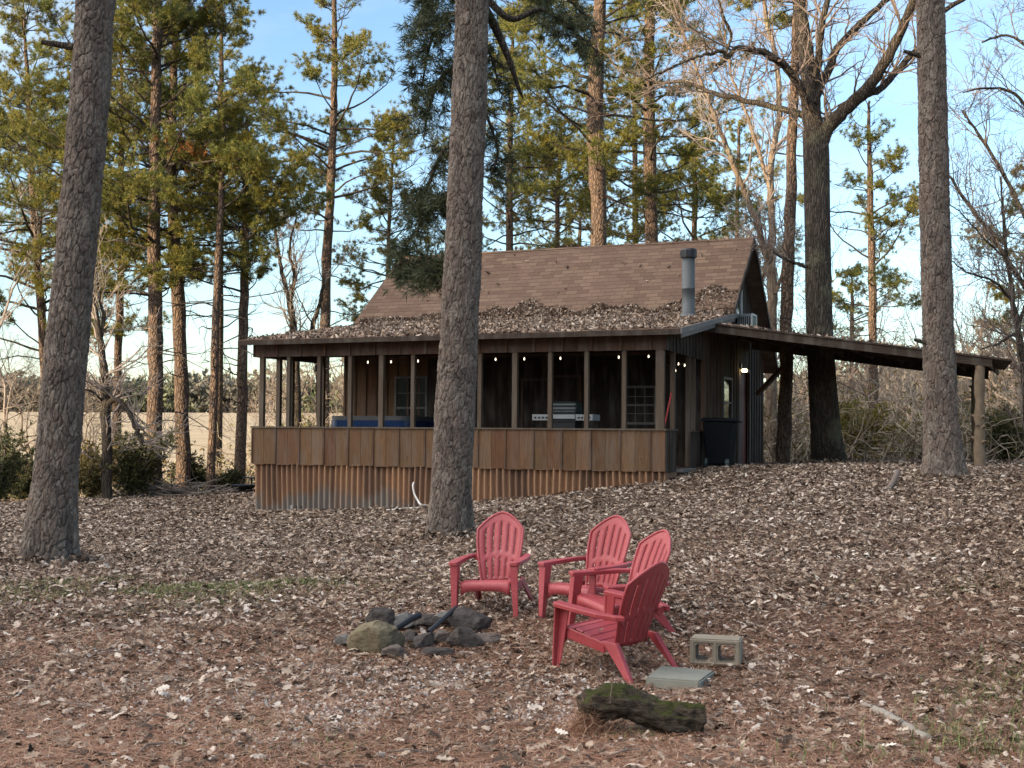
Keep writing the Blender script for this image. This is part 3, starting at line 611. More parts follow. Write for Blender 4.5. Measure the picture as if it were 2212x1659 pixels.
# ------------------------------------------------------------------ leaves lying on the roofs
rng = np.random.default_rng(21)
def leaf_template(k):
    r = np.random.default_rng(100+k)
    L = [(-.5, .02), (-.38, .05), (-.30, .20), (-.2, .10), (-.08, .30), (.02, .13), (.16, .34), (.24, .14), (.36, .20), (.5, 0)]
    up = [(x, y*(1+r.normal(0, .15))) for x, y in L]; dn = [(x+r.normal(0, .03), -y*(1+r.normal(0, .15))) for x, y in L[1:-1]]
    sp = [(-.3, 0), (-.05, 0), (.2, 0)]
    P = up + dn + sp; V = np.array([(x, y, 0) for x, y in P]); cl, fo = r.uniform(.1, .5), r.uniform(.2, .9)
    V[:, 2] = cl*(V[:, 0]**2)*1.2 + fo*np.abs(V[:, 1])*.6 + r.normal(0, .03, len(V)); V[:, 2] -= V[:, 2].mean()
    n = len(up); m = len(dn); s0, s1, s2 = n+m, n+m+1, n+m+2
    near = lambda x: s0 if x < -.17 else (s1 if x < .1 else s2)
    F = []
    for seq in (list(range(n)), [0]+list(range(n, n+m))+[n-1]):
        for a, b in zip(seq[:-1], seq[1:]):
            F.append((a, b, near((P[a][0]+P[b][0])/2)))
    for (x, y) in ((s0, s1), (s1, s2)):
        pass
    # close the gaps between the fans along the spine
    for seq in (list(range(n)), [0]+list(range(n, n+m))+[n-1]):
        for b, a, c in zip(seq[1:-1], seq[:-2], seq[2:]):
            na, nc = near((P[a][0]+P[b][0])/2), near((P[b][0]+P[c][0])/2)
            if na != nc: F.append((b, nc, na))
    return V, np.array(F)
LT = [leaf_template(k) for k in range(7)]
def scatter(mb, templates, P, size, rng, tilt=.45, nrm=None, flat=1.0):
    kk = rng.integers(0, len(templates), len(P))
    for k, (V, F) in enumerate(templates):
        idx = np.where(kk == k)[0]; n = len(idx)
        if not n: continue
        a = rng.uniform(0, 2*math.pi, n); tx = rng.normal(0, tilt, n); ty = rng.normal(0, tilt, n)
        ca, sa = np.cos(a), np.sin(a); cx, sx = np.cos(tx), np.sin(tx); cy, sy = np.cos(ty), np.sin(ty); Z = np.zeros(n); I = np.ones(n)
        Rz = np.stack([np.stack([ca, -sa, Z], -1), np.stack([sa, ca, Z], -1), np.stack([Z, Z, I], -1)], 1)
        Rx = np.stack([np.stack([I, Z, Z], -1), np.stack([Z, cx, -sx], -1), np.stack([Z, sx, cx], -1)], 1)
        Ry = np.stack([np.stack([cy, Z, sy], -1), np.stack([Z, I, Z], -1), np.stack([-sy, Z, cy], -1)], 1)
        M = Rx@Ry@Rz; flip = np.where(rng.random(n) < .4, -1.0, 1.0)
        VV = np.broadcast_to(V, (n, *V.shape)).copy(); VV[..., 2] *= (flip*rng.uniform(.4, 1.6, n)*flat)[:, None]; VV[..., 1] *= rng.uniform(.6, 1.1, n)[:, None]
        W_ = np.einsum('nij,nvj->nvi', M, VV)*size[idx][:, None, None] + P[idx][:, None]
        mb.add(W_.reshape(-1, 3), (np.arange(n)[:, None, None]*len(V) + F[None]).reshape(-1, F.shape[1]))
mb = MB(); n = 15000
uu = rng.uniform(u0e+.1, u1b-.02, n); vv = rng.uniform(0, 1, n)**.8; vv = EV+.02+(BRV-EV+.1)*vv
edge = u0e+.15+1.1*(vv-EV)/(BRV-EV); keep = (uu > edge-.6*rng.random(n)); uu, vv = uu[keep], vv[keep]
fu = (uu-u0e)/(u1e-u0e); hh = EHL+(EHR-EHL)*fu; hh = hh+(BRH-hh)*(vv-EV)/(BRV-EV)
thick = .05*sstep(.02, .5, fu)*sstep(EV, 3.5, vv)*(.7+.25*np.sin(uu*2.1)+.2*np.sin(uu*5.3+1))
hh = hh + .01 + thick*rng.random(len(uu))
P1 = np.stack([uu, vv, hh], -1)
n2 = 6500; uu = rng.uniform(u0b+.2, u1b-.03, n2); lim = .17*(1+.45*np.sin(uu*1.25+2.2)+.5*np.sin(uu*2.9+.4)+.35*np.sin(uu*7))*sstep(0, 4, uu-u0b)+.05 + .25*sstep(LEN-1.3, LEN, uu)
t = rng.random(n2)*np.clip(lim, .03, 1.1); vv = BRV-.05+t; hh = BRH+t*slope+.02+.05*rng.random(n2)*(1-t/1.3)
P2 = np.stack([uu, vv, hh], -1)
n3 = 40; u3 = rng.uniform(u0b+.6, u1b-.3, n3); t3 = rng.uniform(.3, APV-BRV-.05, n3)**1.0; P3 = np.stack([u3, BRV+t3, BRH+t3*slope+.05], -1)
n4 = 60; u4 = rng.uniform(u0a+.5, u1a-.1, n4); P4 = np.stack([u4, np.full(n4, APV), np.full(n4, APH+.02)], -1)
n5 = 1500; u5 = cu0+(cu1-cu0)*rng.random(n5)**2.2; v5 = rng.uniform(cv0+.03, cv1, n5); P5 = np.stack([u5, v5, ch0-sl_*(u5-cu0)+.015+.02*rng.random(n5)], -1)
PP = np.concatenate([P1, P2, P3, P4, P5]); Q = np.stack([B_[0]+UX[0]*PP[:, 0]+VX[0]*PP[:, 1], B_[1]+UX[1]*PP[:, 0]+VX[1]*PP[:, 1], EYE+PP[:, 2]], -1)
scatter(mb, LT, Q, rng.uniform(.08, .17, len(Q)), rng, .75)
tag(build('fallen_leaf_litter', mb, MT['roof_leaf']), 'brown fallen leaves heaped along the lower roof of the cabin', 'leaves', kind='stuff')
# ------------------------------------------------------------------ things on the cabin
def house_thing(name, u, v, h, label, cat, group=None):
    p = hw(u, v, h); o = empty(name, p, YAW); return tag(o, label, cat, group)
# string lights round the porch
sl_o = house_thing('string_lights', 0, 0, FB, 'string of small lit bulbs hung just under the porch eave', 'string lights')
bg_m = N('bulb_glow'); bg_m.b.inputs['Emission Color'].default_value = (1, .86, .6, 1); bg_m.b.inputs['Emission Strength'].default_value = 1.3; bg_m.color((1, .9, .7))
pts = []
for px, py in [(629.7, 643.5), (639.2, 652), (736, 644), (794, 642), (844.8, 641), (903, 639.2)]: pass
bul = [(629.5, 787.5), (736, 787.2), (794.6, 785.4), (844.8, 784.7), (903, 783), (1013, 780), (1070.5, 779.2), (1132.6, 778.3), (1210.6, 777), (1272.4, 775), (1336.6, 774.6), (1401, 773)]
side = [(1459, 803.5), (1465.5, 789), (1479, 792), (1507, 802)]
path = []
for px, py in bul: u, h = uh(px, py-3, .3); path.append((u, .3, h-FB))
for px, py in side: v, h = vh(px, py-3, LEN-.25); path.append((LEN-.25, v, h-FB))
path.sort(key=lambda p: (p[1] > .31, p[0] if p[1] < .31 else p[1]))
wire = []
for a, b in zip(path[:-1], path[1:]):
    for t in (0, .25, .5, .75): wire.append([a[i]+(b[i]-a[i])*t + ((.05 - .12*t*(1-t)) if i == 2 else 0) for i in range(3)])
mb = MB(); mb.tube(wire, .005, 5); build('cord', mb, MT['black'], sl_o)
for p in path:
    mb = MB(); mb.lathe([(0, -.03), (.011, -.022), (.016, -.006), (.012, .012), (.008, .03), (0, .03)], 10, p); b = build('bulb', mb, bg_m.m, sl_o, True)
    mb = MB(); mb.lathe([(.013, .028), (.014, .055), (0, .056)], 8, p); build('socket', mb, MT['black'], b)
# hot tub
u0, h0 = uh(707, 921, .9); u1, _ = uh(884, 921, .9); _, h1 = uh(707, 901, .9)
tub = house_thing('hot_tub', .5*(u0+u1), 1.75, PB+.05, 'blue hot tub with a dark cover on the porch', 'hot tub')
w = (u1-u0)/2; H_ = h1-PB-.05
def rsq(mb, w, d, z0, z1, r=.2, fl=0):
    P = []
    for cx, cy, a0 in ((w-r, d-r, 0), (-w+r, d-r, 90), (-w+r, -d+r, 180), (w-r, -d+r, 270)):
        for k in range(7): a = R_(a0+k*15); P.append((cx+r*math.cos(a), cy+r*math.sin(a)))
    n = len(P); V = [(x, y, z0) for x, y in P]+[(x, y, z1) for x, y in P]; mb.add(V, [(i, (i+1) % n, n+(i+1) % n, n+i) for i in range(n)]); mb.add([(x, y, z1) for x, y in P], [tuple(range(n))]); mb.add([(x, y, z0) for x, y in P], [tuple(range(n))[::-1]])
mb = MB(); rsq(mb, w*.97, .83, 0, H_-.22); build('tub_body', mb, MT['wood_dark'], tub)
mb = MB(); rsq(mb, w, .86, H_-.218, H_-.07, .25); build('tub_rim', mb, MT['tub'], tub, bevel=.03)
mb = MB(); rsq(mb, w*.99, .85, H_-.068, H_+.03, .25); build('tub_cover', mb, MT['tubcover'], tub, bevel=.03)
# gas grill behind the rail
gu0, gh = uh(1150, 905, 1.0); gu1, _ = uh(1281, 905, 1.0); gm0 = uh(1190, 905, 1.0)[0]; gm1 = uh(1243, 905, 1.0)[0]; gtop = uh(1216, 868, 1.0)[1]; gmid = uh(1216, 892, 1.0)[1]
gr = house_thing('gas_grill', .5*(gm0+gm1), 1.0, PB+.05, 'dark gas grill with pale side shelves standing behind the porch rail', 'grill')
z = lambda h: h-PB-.05; c = .5*(gm0+gm1); hwid = .5*(gm1-gm0)
mb = MB(); mb.hexa([(-hwid, -.0, z(gmid)), (hwid, 0, z(gmid)), (hwid, .5, z(gmid)), (-hwid, .5, z(gmid)), (-hwid, .06, z(gtop)), (hwid, .06, z(gtop)), (hwid, .4, z(gtop)), (-hwid, .4, z(gtop))]); hd_ = build('hood', mb, MT['steel'], gr, bevel=.03)
mb = MB()
for q in range(3): zz = z(gmid)+.06+q*.08; mb.box((-hwid+.01, -.012+q*.016, zz), (hwid-.01, .03+q*.016, zz+.02))
build('hood_trim', mb, MT['black'], hd_)
mb = MB(); mb.box((-hwid, .0, z(gmid)-.18), (hwid, .5, z(gmid)-.002)); build('firebox', mb, MT['black'], gr)
mb = MB(); mb.box((-hwid-.004, -.04, z(gmid)-.12), (hwid+.004, -.003, z(gmid)-.035)); build('control_panel', mb, MT['ac'], gr)
for a, b in ((gu0-c, -hwid-.006), (hwid+.006, gu1-c)):
    mb = MB(); mb.box((a, -.02, z(gmid)-.16), (b, .45, z(gmid)-.03)); sh = build('side_shelf', mb, MT['ac'], gr, bevel=.01)
    mb = MB()
    for q in range(4): x = a+.05+q*(b-a-.1)/3.6; mb.box((x, -.026, z(gmid)-.12), (x+(b-a)*.12, -.021, z(gmid)-.08))
    build('slot', mb, MT['black'], sh)
mb = MB(); mb.box((-hwid+.02, .03, .06), (hwid-.02, .47, z(gmid)-.182)); build('cabinet', mb, MT['black'], gr)
# red handle leaning in the porch corner
p0 = vh(1433, 932, LEN-.35); p1 = vh(1449, 846, LEN-.2)
mp_ = house_thing('mop', LEN-.35, .5, PB+.05, 'red handled mop leaning in the right porch corner', 'mop')
b0 = np.array((-.02, .05, .05)); ua_, ha_ = uh(1435, 926, .42); ub_, hb_ = uh(1450, 848, .42)
mb = MB(); mb.tube([(ua_-LEN+.35-.05, -.12, ha_-PB-.5), (ua_-LEN+.35, -.1, ha_-PB-.05), (ub_-LEN+.35, -.06, hb_-PB-.05)], .016, 8); build('handle', mb, MT['redp'], mp_)
mb = MB(); mb.tube([(ua_-LEN+.35-.06, -.12, .0), (ua_-LEN+.35-.05, -.12, ha_-PB-.5)], [.07, .03], 8); build('mop_head', mb, MT['greywood'], mp_)
# wheeled bin by the side door
bv, bh = vh(1558, 1010, LEN+.45); p = hw(LEN+.42, bv, 0); g = gz1(p[0], p[1])
bn = tag(empty('trash_bin', (p[0], p[1], g), YAW), 'black wheeled trash bin standing against the cabin side wall', 'trash bin')
mb = MB(); mb.hexa([(-.24, -.25, .06), (.24, -.25, .06), (.24, .25, .06), (-.24, .25, .06), (-.31, -.33, .98), (.31, -.33, .98), (.31, .33, .98), (-.31, .33, .98)]); build('bin_body', mb, MT['bin'], bn, bevel=.04)
mb = MB(); mb.hexa([(-.34, -.36, .983), (.34, -.36, .983), (.34, .36, .983), (-.34, .36, .983), (-.3, -.32, 1.06), (.3, -.32, 1.06), (.3, .32, 1.06), (-.3, .32, 1.06)]); build('lid', mb, MT['bin'], bn, bevel=.02)
for q in (-.22, .22):
    mb = MB(); mb.lathe([(0, -.03), (.09, -.03), (.1, -.02), (.1, .02), (.09, .03), (0, .03)], 18); wl = build('wheel', mb, MT['steel'], bn, True); wl.location = (q, -.28, .1); wl.rotation_euler = (0, R_(90), 0)
mb = MB(); mb.tube([(.3, .2, 1.0), (.42, .2, .97), (.42, -.2, .97), (.3, -.2, 1.0)], .014, 8); build('handle', mb, MT['bin'], bn)
# air conditioner in the gable window
av0, ah0 = vh(1592, 703, LEN+.3); ac = house_thing('air_conditioner', LEN+.02, gv0+.31, gh0-.02, 'pale window air conditioner sticking out of the cabin gable', 'air conditioner')
mb = MB(); mb.box((0.03, -.26, -.36), (.36, .26, -.002)); build('case', mb, MT['ac'], ac, bevel=.01)
mb = MB(); [mb.box(a, b) for a, b in (((.362, -.27, -.37), (.385, .27, -.33)), ((.362, -.27, -.035), (.385, .27, .005)), ((.362, -.27, -.329), (.385, -.23, -.036)), ((.362, .23, -.329), (.385, .27, -.036)))]; build('front_frame', mb, MT['white'], ac)
mb = MB(); [mb.box((.363, -.228+i*.042, -.328), (.372, -.206+i*.042, -.037)) for i in range(11)]; build('grille', mb, MT['steel'], ac)
mb = MB(); [mb.box((.06+i*.05, -.268, -.31), (.085+i*.05, -.262, -.06)) for i in range(6)]; build('side_vent', mb, MT['black'], ac)
# white drain hose from the skirting
a = on_ground(898, 1108); 
def fp(px, py, off=0): u, h = uh(px, py, -.05); return hw(u, -.05-off, h)
P = [fp(893, 1042, -.02), fp(893, 1050, .02), fp(897, 1066, .04), fp(905, 1080, .06), fp(916, 1090, .12)]
for px, py in ((930, 1096), (905, 1100), (870, 1103), (835, 1106)): q = on_ground(px, py); P.append(np.array((q[0], q[1], q[2]+.035)))
def smooth_path(P, n=6):
    P = np.array(P, float); out = []
    for i in range(len(P)-1):
        p0, p1, p2, p3 = P[max(i-1, 0)], P[i], P[i+1], P[min(i+2, len(P)-1)]
        for t in np.linspace(0, 1, n, endpoint=False): out.append(.5*((2*p1)+(-p0+p2)*t+(2*p0-5*p1+4*p2-p3)*t*t+(-p0+3*p1-3*p2+p3)*t**3))
    out.append(P[-1]); return np.array(out)
mb = MB(); mb.tube(smooth_path(P), .02, 8); tag(build('hose', mb, MT['hose'], None, True), 'white hose curling out of the tin skirting to the ground', 'hose')
# dark vent block and low tray at the left end
q = on_ground(643, 1103); o = tag(empty('vent_block', q, YAW), 'small grey and black block lying against the tin skirting', 'block')
mb = MB(); mb.box((-.2, -.1, -.02), (.0, .1, .12)); build('grey_half', mb, MT['ac'], o, bevel=.02); mb = MB(); mb.box((.004, -.09, -.02), (.17, .09, .11)); build('black_half', mb, MT['black'], o, bevel=.02)
q = on_ground(527, 1066); o = tag(empty('fire_bowl', q, YAW), 'low black fire bowl with a tray left of the porch corner', 'fire bowl')
mb = MB(); mb.lathe([(0, .1), (.2, .12), (.32, .2), (.36, .24), (.33, .235), (0, .14)], 20); build('bowl', mb, MT['black'], o, True)
for k in range(3):
    mb = MB(); a = k*2.1+.4; mb.bar((.2*math.cos(a), .2*math.sin(a), .13), (.3*math.cos(a), .3*math.sin(a), -.05), .03, .03); build('leg', mb, MT['black'], o)
mb = MB(); mb.box((.02, -.12, .42), (.42, .12, .45)); mb.box((.22, -.02, .2), (.26, .02, .419)); build('tray', mb, MT['black'], o)
# thin line under the carport
P = [at(1703+(2212-1703)*t, 782+ (840-782)*t+10+12*math.sin(math.pi*t), 33-4*t) for t in np.linspace(0, 1.1, 14)]
#@@PART3
# ------------------------------------------------------------------ red garden chairs round the fire ring
def chair_meshes():
    out = []
    def w(t): return .18 + .07*math.sin(min(t/.74, 1)*math.pi/2)**1.2 if t < .74 else .25*(1-.02*(t-.74)/.26)
    def backp(s, t):                             # s across -1..1, t up the back 0..1
        x = s*w(t); tt = t
        y = .17+.27*tt+.05*(1-s*s)-.015*math.sin(tt*3.1); z = .25+.70*tt
        return np.array((x, y, z))
    g = .022; cols = []
    for i in range(6): cols += [-1+i/3+(g if i else 0), -1+i/3+1/6, -1+(i+1)/3-(g if i < 5 else 0)]
    rows = np.concatenate([np.linspace(0, .06, 2), np.linspace(.09, .36, 7), np.linspace(.395, .44, 2), np.linspace(.475, .87, 10), np.linspace(.91, 1, 4)])
    top = lambda s: 1-.20*abs(s)**1.9-.03*abs(s)
    me = bpy.data.meshes.new('backrest'); bm = bmesh.new(); grid = [[bm.verts.new(backp(s, t*(top(s) if True else 1))) for s in cols] for t in rows]
    for j in range(len(rows)-1):
        mid = .5*(rows[j]+rows[j+1]); slit = .06 < mid < .37 or .43 < mid < .89
        for i in range(len(cols)-1):
            if slit and i % 3 == 2: continue
            bm.faces.new((grid[j][i], grid[j][i+1], grid[j+1][i+1], grid[j+1][i]))
    for f in bm.faces: f.smooth = True
    bm.to_mesh(me); bm.free(); out.append(('backrest', me, 'solid', None))
    rim = [backp(-1, t*top(1)) for t in np.linspace(.0, 1, 14)] + [backp(s, top(s)) for s in np.linspace(-.9, .9, 19)] + [backp(1, t*top(1)) for t in np.linspace(1, 0, 14)]
    mb = MB(); P = np.array(rim)+np.array((0, -.004, 0)); mb.tube(P, .0135, 8); out.append(('rim', mb.mesh('rim', True), None, 'backrest'))
    # seat: slats across, rolled front edge with an arched apron
    ys = [-.30, -.215, -.125, -.035, .055, .15]; zs = [.350, .352, .335, .312, .288, .265]
    mb = MB()
    for i in range(5):
        a, b = ys[i]+.006, ys[i+1]-.006; za, zb = zs[i], zs[i+1]
        mb.hexa([(-.255, a, za-.018), (.255, a, za-.018), (.25, b, zb-.018), (-.25, b, zb-.018), (-.255, a, za), (.255, a, za), (.25, b, zb), (-.25, b, zb)])
    out.append(('seat', mb.mesh('seat'), 'bevel', None))
    mb = MB(); n = 17; F = []; V = []
    for k in range(n):
        s = -1+2*k/(n-1); x = .262*s; low = .262-.055*abs(s)**5-.0*s
        V += [(x, -.302, .352), (x, -.325, .335), (x, -.333, low)]
    mb.add(V, [(3*k+q, 3*k+q+1, 3*k+3+q+1, 3*k+3+q) for k in range(n-1) for q in range(2)]); out.append(('apron', mb.mesh('apron', True), 'solid', 'seat'))
    for sg in (-1, 1):
        # armrest: flat board in plan, a lip all round, curving in behind the back
        pl = [(.275, -.37), (.355, -.37), (.375, -.33), (.385, -.1), (.375, .12), (.33, .30), (.285, .36), (.262, .33), (.29, .22), (.29, .05), (.28, -.15)]
        zt = lambda y: .565-.03*(y+.37)/.7
        me = bpy.data.meshes.new('armrest'); bm = bmesh.new()
        tv = [bm.verts.new((sg*x, y, zt(y))) for x, y in pl]; bv = [bm.verts.new((sg*x*(1.0), y, zt(y)-.04)) for x, y in pl]; k = len(pl)
        bm.faces.new(tv if sg > 0 else tv[::-1])
        bm.faces.new(bv[::-1] if sg > 0 else bv)
        for i in range(k):
            q = (tv[i], bv[i], bv[(i+1) % k], tv[(i+1) % k]); bm.faces.new(q if sg > 0 else q[::-1])
        bmesh.ops.recalc_face_normals(bm, faces=bm.faces[:]); bm.to_mesh(me); bm.free(); out.append(('armrest', me, 'bevel', None))
        # front leg: wide flange plus an inward web, narrowing to the foot
        mb = MB()
        def leg(p0, p1, wx0, wx1, dy0, dy1, dx0=0, dx1=0):
            (x0, y0, z0), (x1, y1, z1) = p0, p1
            mb.hexa([(x1-wx1/2, y1-dy1/2, z1), (x1+wx1/2, y1-dy1/2, z1), (x1+wx1/2, y1+dy1/2, z1), (x1-wx1/2, y1+dy1/2, z1), (x0-wx0/2, y0-dy0/2, z0), (x0+wx0/2, y0-dy0/2, z0), (x0+wx0/2, y0+dy0/2, z0), (x0-wx0/2, y0+dy0/2, z0)])
        leg((sg*.315, -.345, .53), (sg*.325, -.385, 0), .085, .05, .016, .014); leg((sg*.285, -.29, .53), (sg*.308, -.36, 0), .014, .012, .10, .045)
        out.append(('front_leg', mb.mesh('front_leg'), 'bevel', None))
        mb = MB(); leg((sg*.262, .17, .30), (sg*.30, .43, -.0), .016, .014, .16, .05); leg((sg*.245, .235, .30), (sg*.285, .445, 0), .05, .04, .016, .014)
        out.append(('rear_leg', mb.mesh('rear_leg'), 'bevel', None))
        mb = MB(); x0, x1 = sg*.264, sg*.262
        mb.hexa([(sg*.258, -.30, .255), (sg*.274, -.30, .255), (sg*.274, .13, .20), (sg*.258, .13, .20), (sg*.258, -.30, .352), (sg*.274, -.30, .352), (sg*.274, .13, .285), (sg*.258, .13, .285)])
        out.append(('side_rail', mb.mesh('side_rail'), 'bevel', None))
        mb = MB(); mb.bar((sg*.275, .30, .515), (sg*.215, .28, .47), .02, .05); out.append(('arm_bracket', mb.mesh('arm_bracket'), None, 'armrest'))
    return out
CH = chair_meshes(); CHAIRS = []
def make_chair(loc, rz, label, sc=1.0):
    t = empty('garden_chair', loc, rz); t.scale = (sc,)*3; tag(t, label, 'chair', 'red plastic garden chairs round the fire ring')
    last = {}
    for name, me, mod, par in CH:
        o = link(name, me, MT['chair'], last[par] if par else t); last[name] = o
        if mod == 'solid': m = o.modifiers.new('solid', 'SOLIDIFY'); m.thickness = .013; m.offset = 0
        if mod == 'bevel': m = o.modifiers.new('bevel', 'BEVEL'); m.width = .008; m.segments = 2; m.limit_method = 'ANGLE'
    CHAIRS.append(t); return t
def place_chair(px, py, face, label, sc=1.0, tiltx=0, tilty=0):   # px,py: the middle of its footprint; face: heading it looks to
    p = on_ground(px, py); a = math.atan2(face[1], face[0])+math.pi/2
    o = make_chair((p[0], p[1], p[2]+.012), a, label, sc)
    e = .3; nx = (gz1(p[0]-e, p[1])-gz1(p[0]+e, p[1]))/(2*e); ny = (gz1(p[0], p[1]-e)-gz1(p[0], p[1]+e))/(2*e)
    q = Vector((0, 0, 1)).rotation_difference(Vector((nx, ny, 1)).normalized()); o.rotation_mode = 'QUATERNION'; o.rotation_quaternion = q @ Matrix.Rotation(a, 3, 'Z').to_quaternion()
    return o
place_chair(1069, 1320, (-.26, -1), 'red garden chair nearest the big pine, facing the camera squarely', .89)
place_chair(1275, 1334, (-.72, -.80), 'red garden chair in the middle, turned three quarters left, behind two others', .89)
place_chair(1340, 1372, (-1.0, -.52), 'red garden chair half hidden behind the nearest chair, side on', .89)
place_chair(1328, 1448, (-.70, .72), 'nearest red garden chair, its dark red curved back towards the camera', .92)
# ------------------------------------------------------------------ fire ring stones
def rock_mesh(seed, cuts=6, sub=4, rough=.10):
    bm = bmesh.new(); bmesh.ops.create_icosphere(bm, subdivisions=sub, radius=1.0); r = np.random.default_rng(seed)
    cuts += 9; nr = r.normal(0, 1, (cuts, 3)); nr /= np.linalg.norm(nr, axis=1)[:, None]; dd = r.uniform(.48, .82, cuts); off = Vector(r.uniform(0, 50, 3))
    for v in bm.verts:
        p = np.array(v.co)
        for k in range(cuts):
            q = p@nr[k]-dd[k]
            if q > 0: p = p - nr[k]*q*.99
        c = Vector(p); d = mnoise.fractal(c*1.6+off, 1.0, 2.0, 5)*rough + mnoise.fractal(c*6+off, 1.0, 2.0, 3)*rough*.5
        v.co = c*(1+d)
    me = bpy.data.meshes.new('stone'); bm.to_mesh(me); bm.free()
    return me
def rock_mat(name, c0, c1, c2):
    n = N(name, .92, 0, .15); f = n.noise(n.coord(), 2.3, 8, .65, .6); g = n.noise(n.coord('Object', (1, 1, 4)), 5, 6, .7)
    c = n.mix(n.ramp(f, [(.35, (0, 0, 0)), (.65, (1, 1, 1))]), c0, c1); c = n.mix(n.ramp(g, [(.5, (0, 0, 0)), (.75, (.8, .8, .8))]), c, c2); n.color(c); n.bump(g, .7, .03); return n.m
RK = [rock_mat('tan_stone', (.13, .105, .065), (.21, .18, .12), (.06, .05, .042)), rock_mat('sooty_stone', (.04, .034, .032), (.095, .082, .074), (.02, .018, .017)), rock_mat('brown_stone', (.09, .07, .06), (.15, .125, .11), (.05, .04, .036)), rock_mat('grey_slab', (.13, .125, .115), (.2, .19, .18), (.05, .05, .05))]
def rock(px, py, w, h, d, mat, seed, label, rot=0, tilt=0, lift=0, cuts=6):
    h *= .84; lift *= .8
    p = on_ground(px, py); me = rock_mesh(seed, cuts); me.materials.append(RK[mat]); o = link('stone', me)
    o.location = (p[0], p[1]+d*.3, p[2]+h*.32+lift); o.scale = (w/1.62, d/1.62, h/1.4); o.rotation_euler = (tilt, 0, rot)
    return tag(o, label, 'stone', 'stones of the fire ring')
rock(797, 1418, .47, .42, .38, 0, 65, 'big tan boulder at the left front of the fire ring', .4, .15, 0, 5)
rock(1000, 1408, .30, .25, .30, 1, 8, 'dark square stone at the right front of the fire ring', .2, 0, .03, 9)
rock(858, 1428, .25, .17, .2, 2, 12, 'low rounded brown stone in the front of the fire ring beside the tan boulder', .3, 0, -.02)
rock(912, 1408, .22, .21, .2, 1, 17, 'dark sooty stone standing in the middle front of the fire ring', 1.2)
rock(940, 1424, .27, .12, .2, 1, 23, 'low black stone right of the middle front, leaf covered', .5)
rock(950, 1398, .2, .17, .2, 2, 29, 'brown red stone tucked against the dark square stone', .9)
rock(742, 1402, .2, .17, .2, 3, 31, 'small grey stone at the far left end of the fire ring', .2)
rock(826, 1374, .26, .2, .2, 1, 37, 'black pointed stone behind the tan boulder', .5, .2, .1, 8)
rock(868, 1370, .32, .14, .22, 3, 41, 'flat pale grey slab at the back of the fire ring', .1, .1, .07)
rock(918, 1370, .2, .12, .2, 1, 43, 'small black stone between the two pale back slabs', .7, 0, .08)
rock(962, 1366, .34, .13, .24, 3, 47, 'sloping pale slab at the back right of the fire ring', .3, -.25, .09)
rock(1012, 1372, .36, .24, .28, 1, 53, 'broad dark layered stone at the back right of the ring', .4, .1, .03, 7)
rock(1040, 1398, .3, .14, .3, 2, 59, 'low brown stone outside the right end of the ring', .2)
rock(884, 1398, .2, .16, .2, 1, 61, 'small charred stone inside the ring behind the brown stone', .2)
for px, py, qx, qy, r, lab in ((925, 1398, 985, 1362, .02, 'thin charred stick leaning across the fire ring'), (850, 1392, 905, 1380, .03, 'thick charred stick lying inside the fire ring')):
    a, b = on_ground(px, py), on_ground(qx, qy); mb = MB(); a[2] += .12; b[2] += .2; mb.tube(smooth_path([a, .5*(a+b)+np.array((.02, 0, .02)), b]), r, 8); tag(build('burnt_stick', mb, MT['black'], None, True), lab, 'stick')
# ------------------------------------------------------------------ cinder block, paver
a, b = on_ground(1489, 1443), on_ground(1599, 1447); wid = float(np.linalg.norm((b-a)[:2])); hgt = wid*.52; dep = wid*.62
bm = bmesh.new(); xs = [0, .115, .445, .56, .885, 1]; zs = [0, .15, .80, 1]; V = {}
def core(i, j): return (i in (1, 3)) and j == 1
import itertools
def bv(i, j, k):
    if (i, j, k) not in V: V[(i, j, k)] = bm.verts.new((xs[i]*wid, k*dep, zs[j]*hgt))
    return V[(i, j, k)]
for i in range(5):
    for j in range(3):
        if core(i, j):
            bm.faces.new((bv(i,j,0), bv(i,j,1), bv(i+1,j,1), bv(i+1,j,0))); bm.faces.new((bv(i,j+1,0), bv(i+1,j+1,0), bv(i+1,j+1,1), bv(i,j+1,1)))
            bm.faces.new((bv(i,j,0), bv(i,j+1,0), bv(i,j+1,1), bv(i,j,1))); bm.faces.new((bv(i+1,j,0), bv(i+1,j,1), bv(i+1,j+1,1), bv(i+1,j+1,0)))
        else:
            bm.faces.new((bv(i,j,0), bv(i+1,j,0), bv(i+1,j+1,0), bv(i,j+1,0))); bm.faces.new((bv(i,j,1), bv(i,j+1,1), bv(i+1,j+1,1), bv(i+1,j,1)))
for i in range(5): bm.faces.new((bv(i,0,0), bv(i,0,1), bv(i+1,0,1), bv(i+1,0,0))); bm.faces.new((bv(i,3,0), bv(i+1,3,0), bv(i+1,3,1), bv(i,3,1)))
for j in range(3): bm.faces.new((bv(0,j,0), bv(0,j+1,0), bv(0,j+1,1), bv(0,j,1))); bm.faces.new((bv(5,j,0), bv(5,j,1), bv(5,j+1,1), bv(5,j+1,0)))
bmesh.ops.recalc_face_normals(bm, faces=bm.faces[:]); es = [e for e in bm.edges if e.calc_face_angle(0) > .5]; bmesh.ops.bevel(bm, geom=es, offset=.012, segments=3, affect='EDGES')
me = bpy.data.meshes.new('cinder_block'); bm.to_mesh(me); bm.free(); o = link('cinder_block', me, MT['concrete_tan']); o.location = (a[0], a[1], max(a[2], b[2])+.02); o.rotation_euler = (0, 0, math.atan2(b[1]-a[1], b[0]-a[0]))
tag(o, 'concrete cinder block lying with its two hollow cores towards the camera', 'cinder block')
TP = [(1394.6, 1462), (1511.7, 1471.7), (1543.9, 1448), (1425.7, 1437)]
q0 = on_ground(1500, 1490)[2]; top = q0+.085
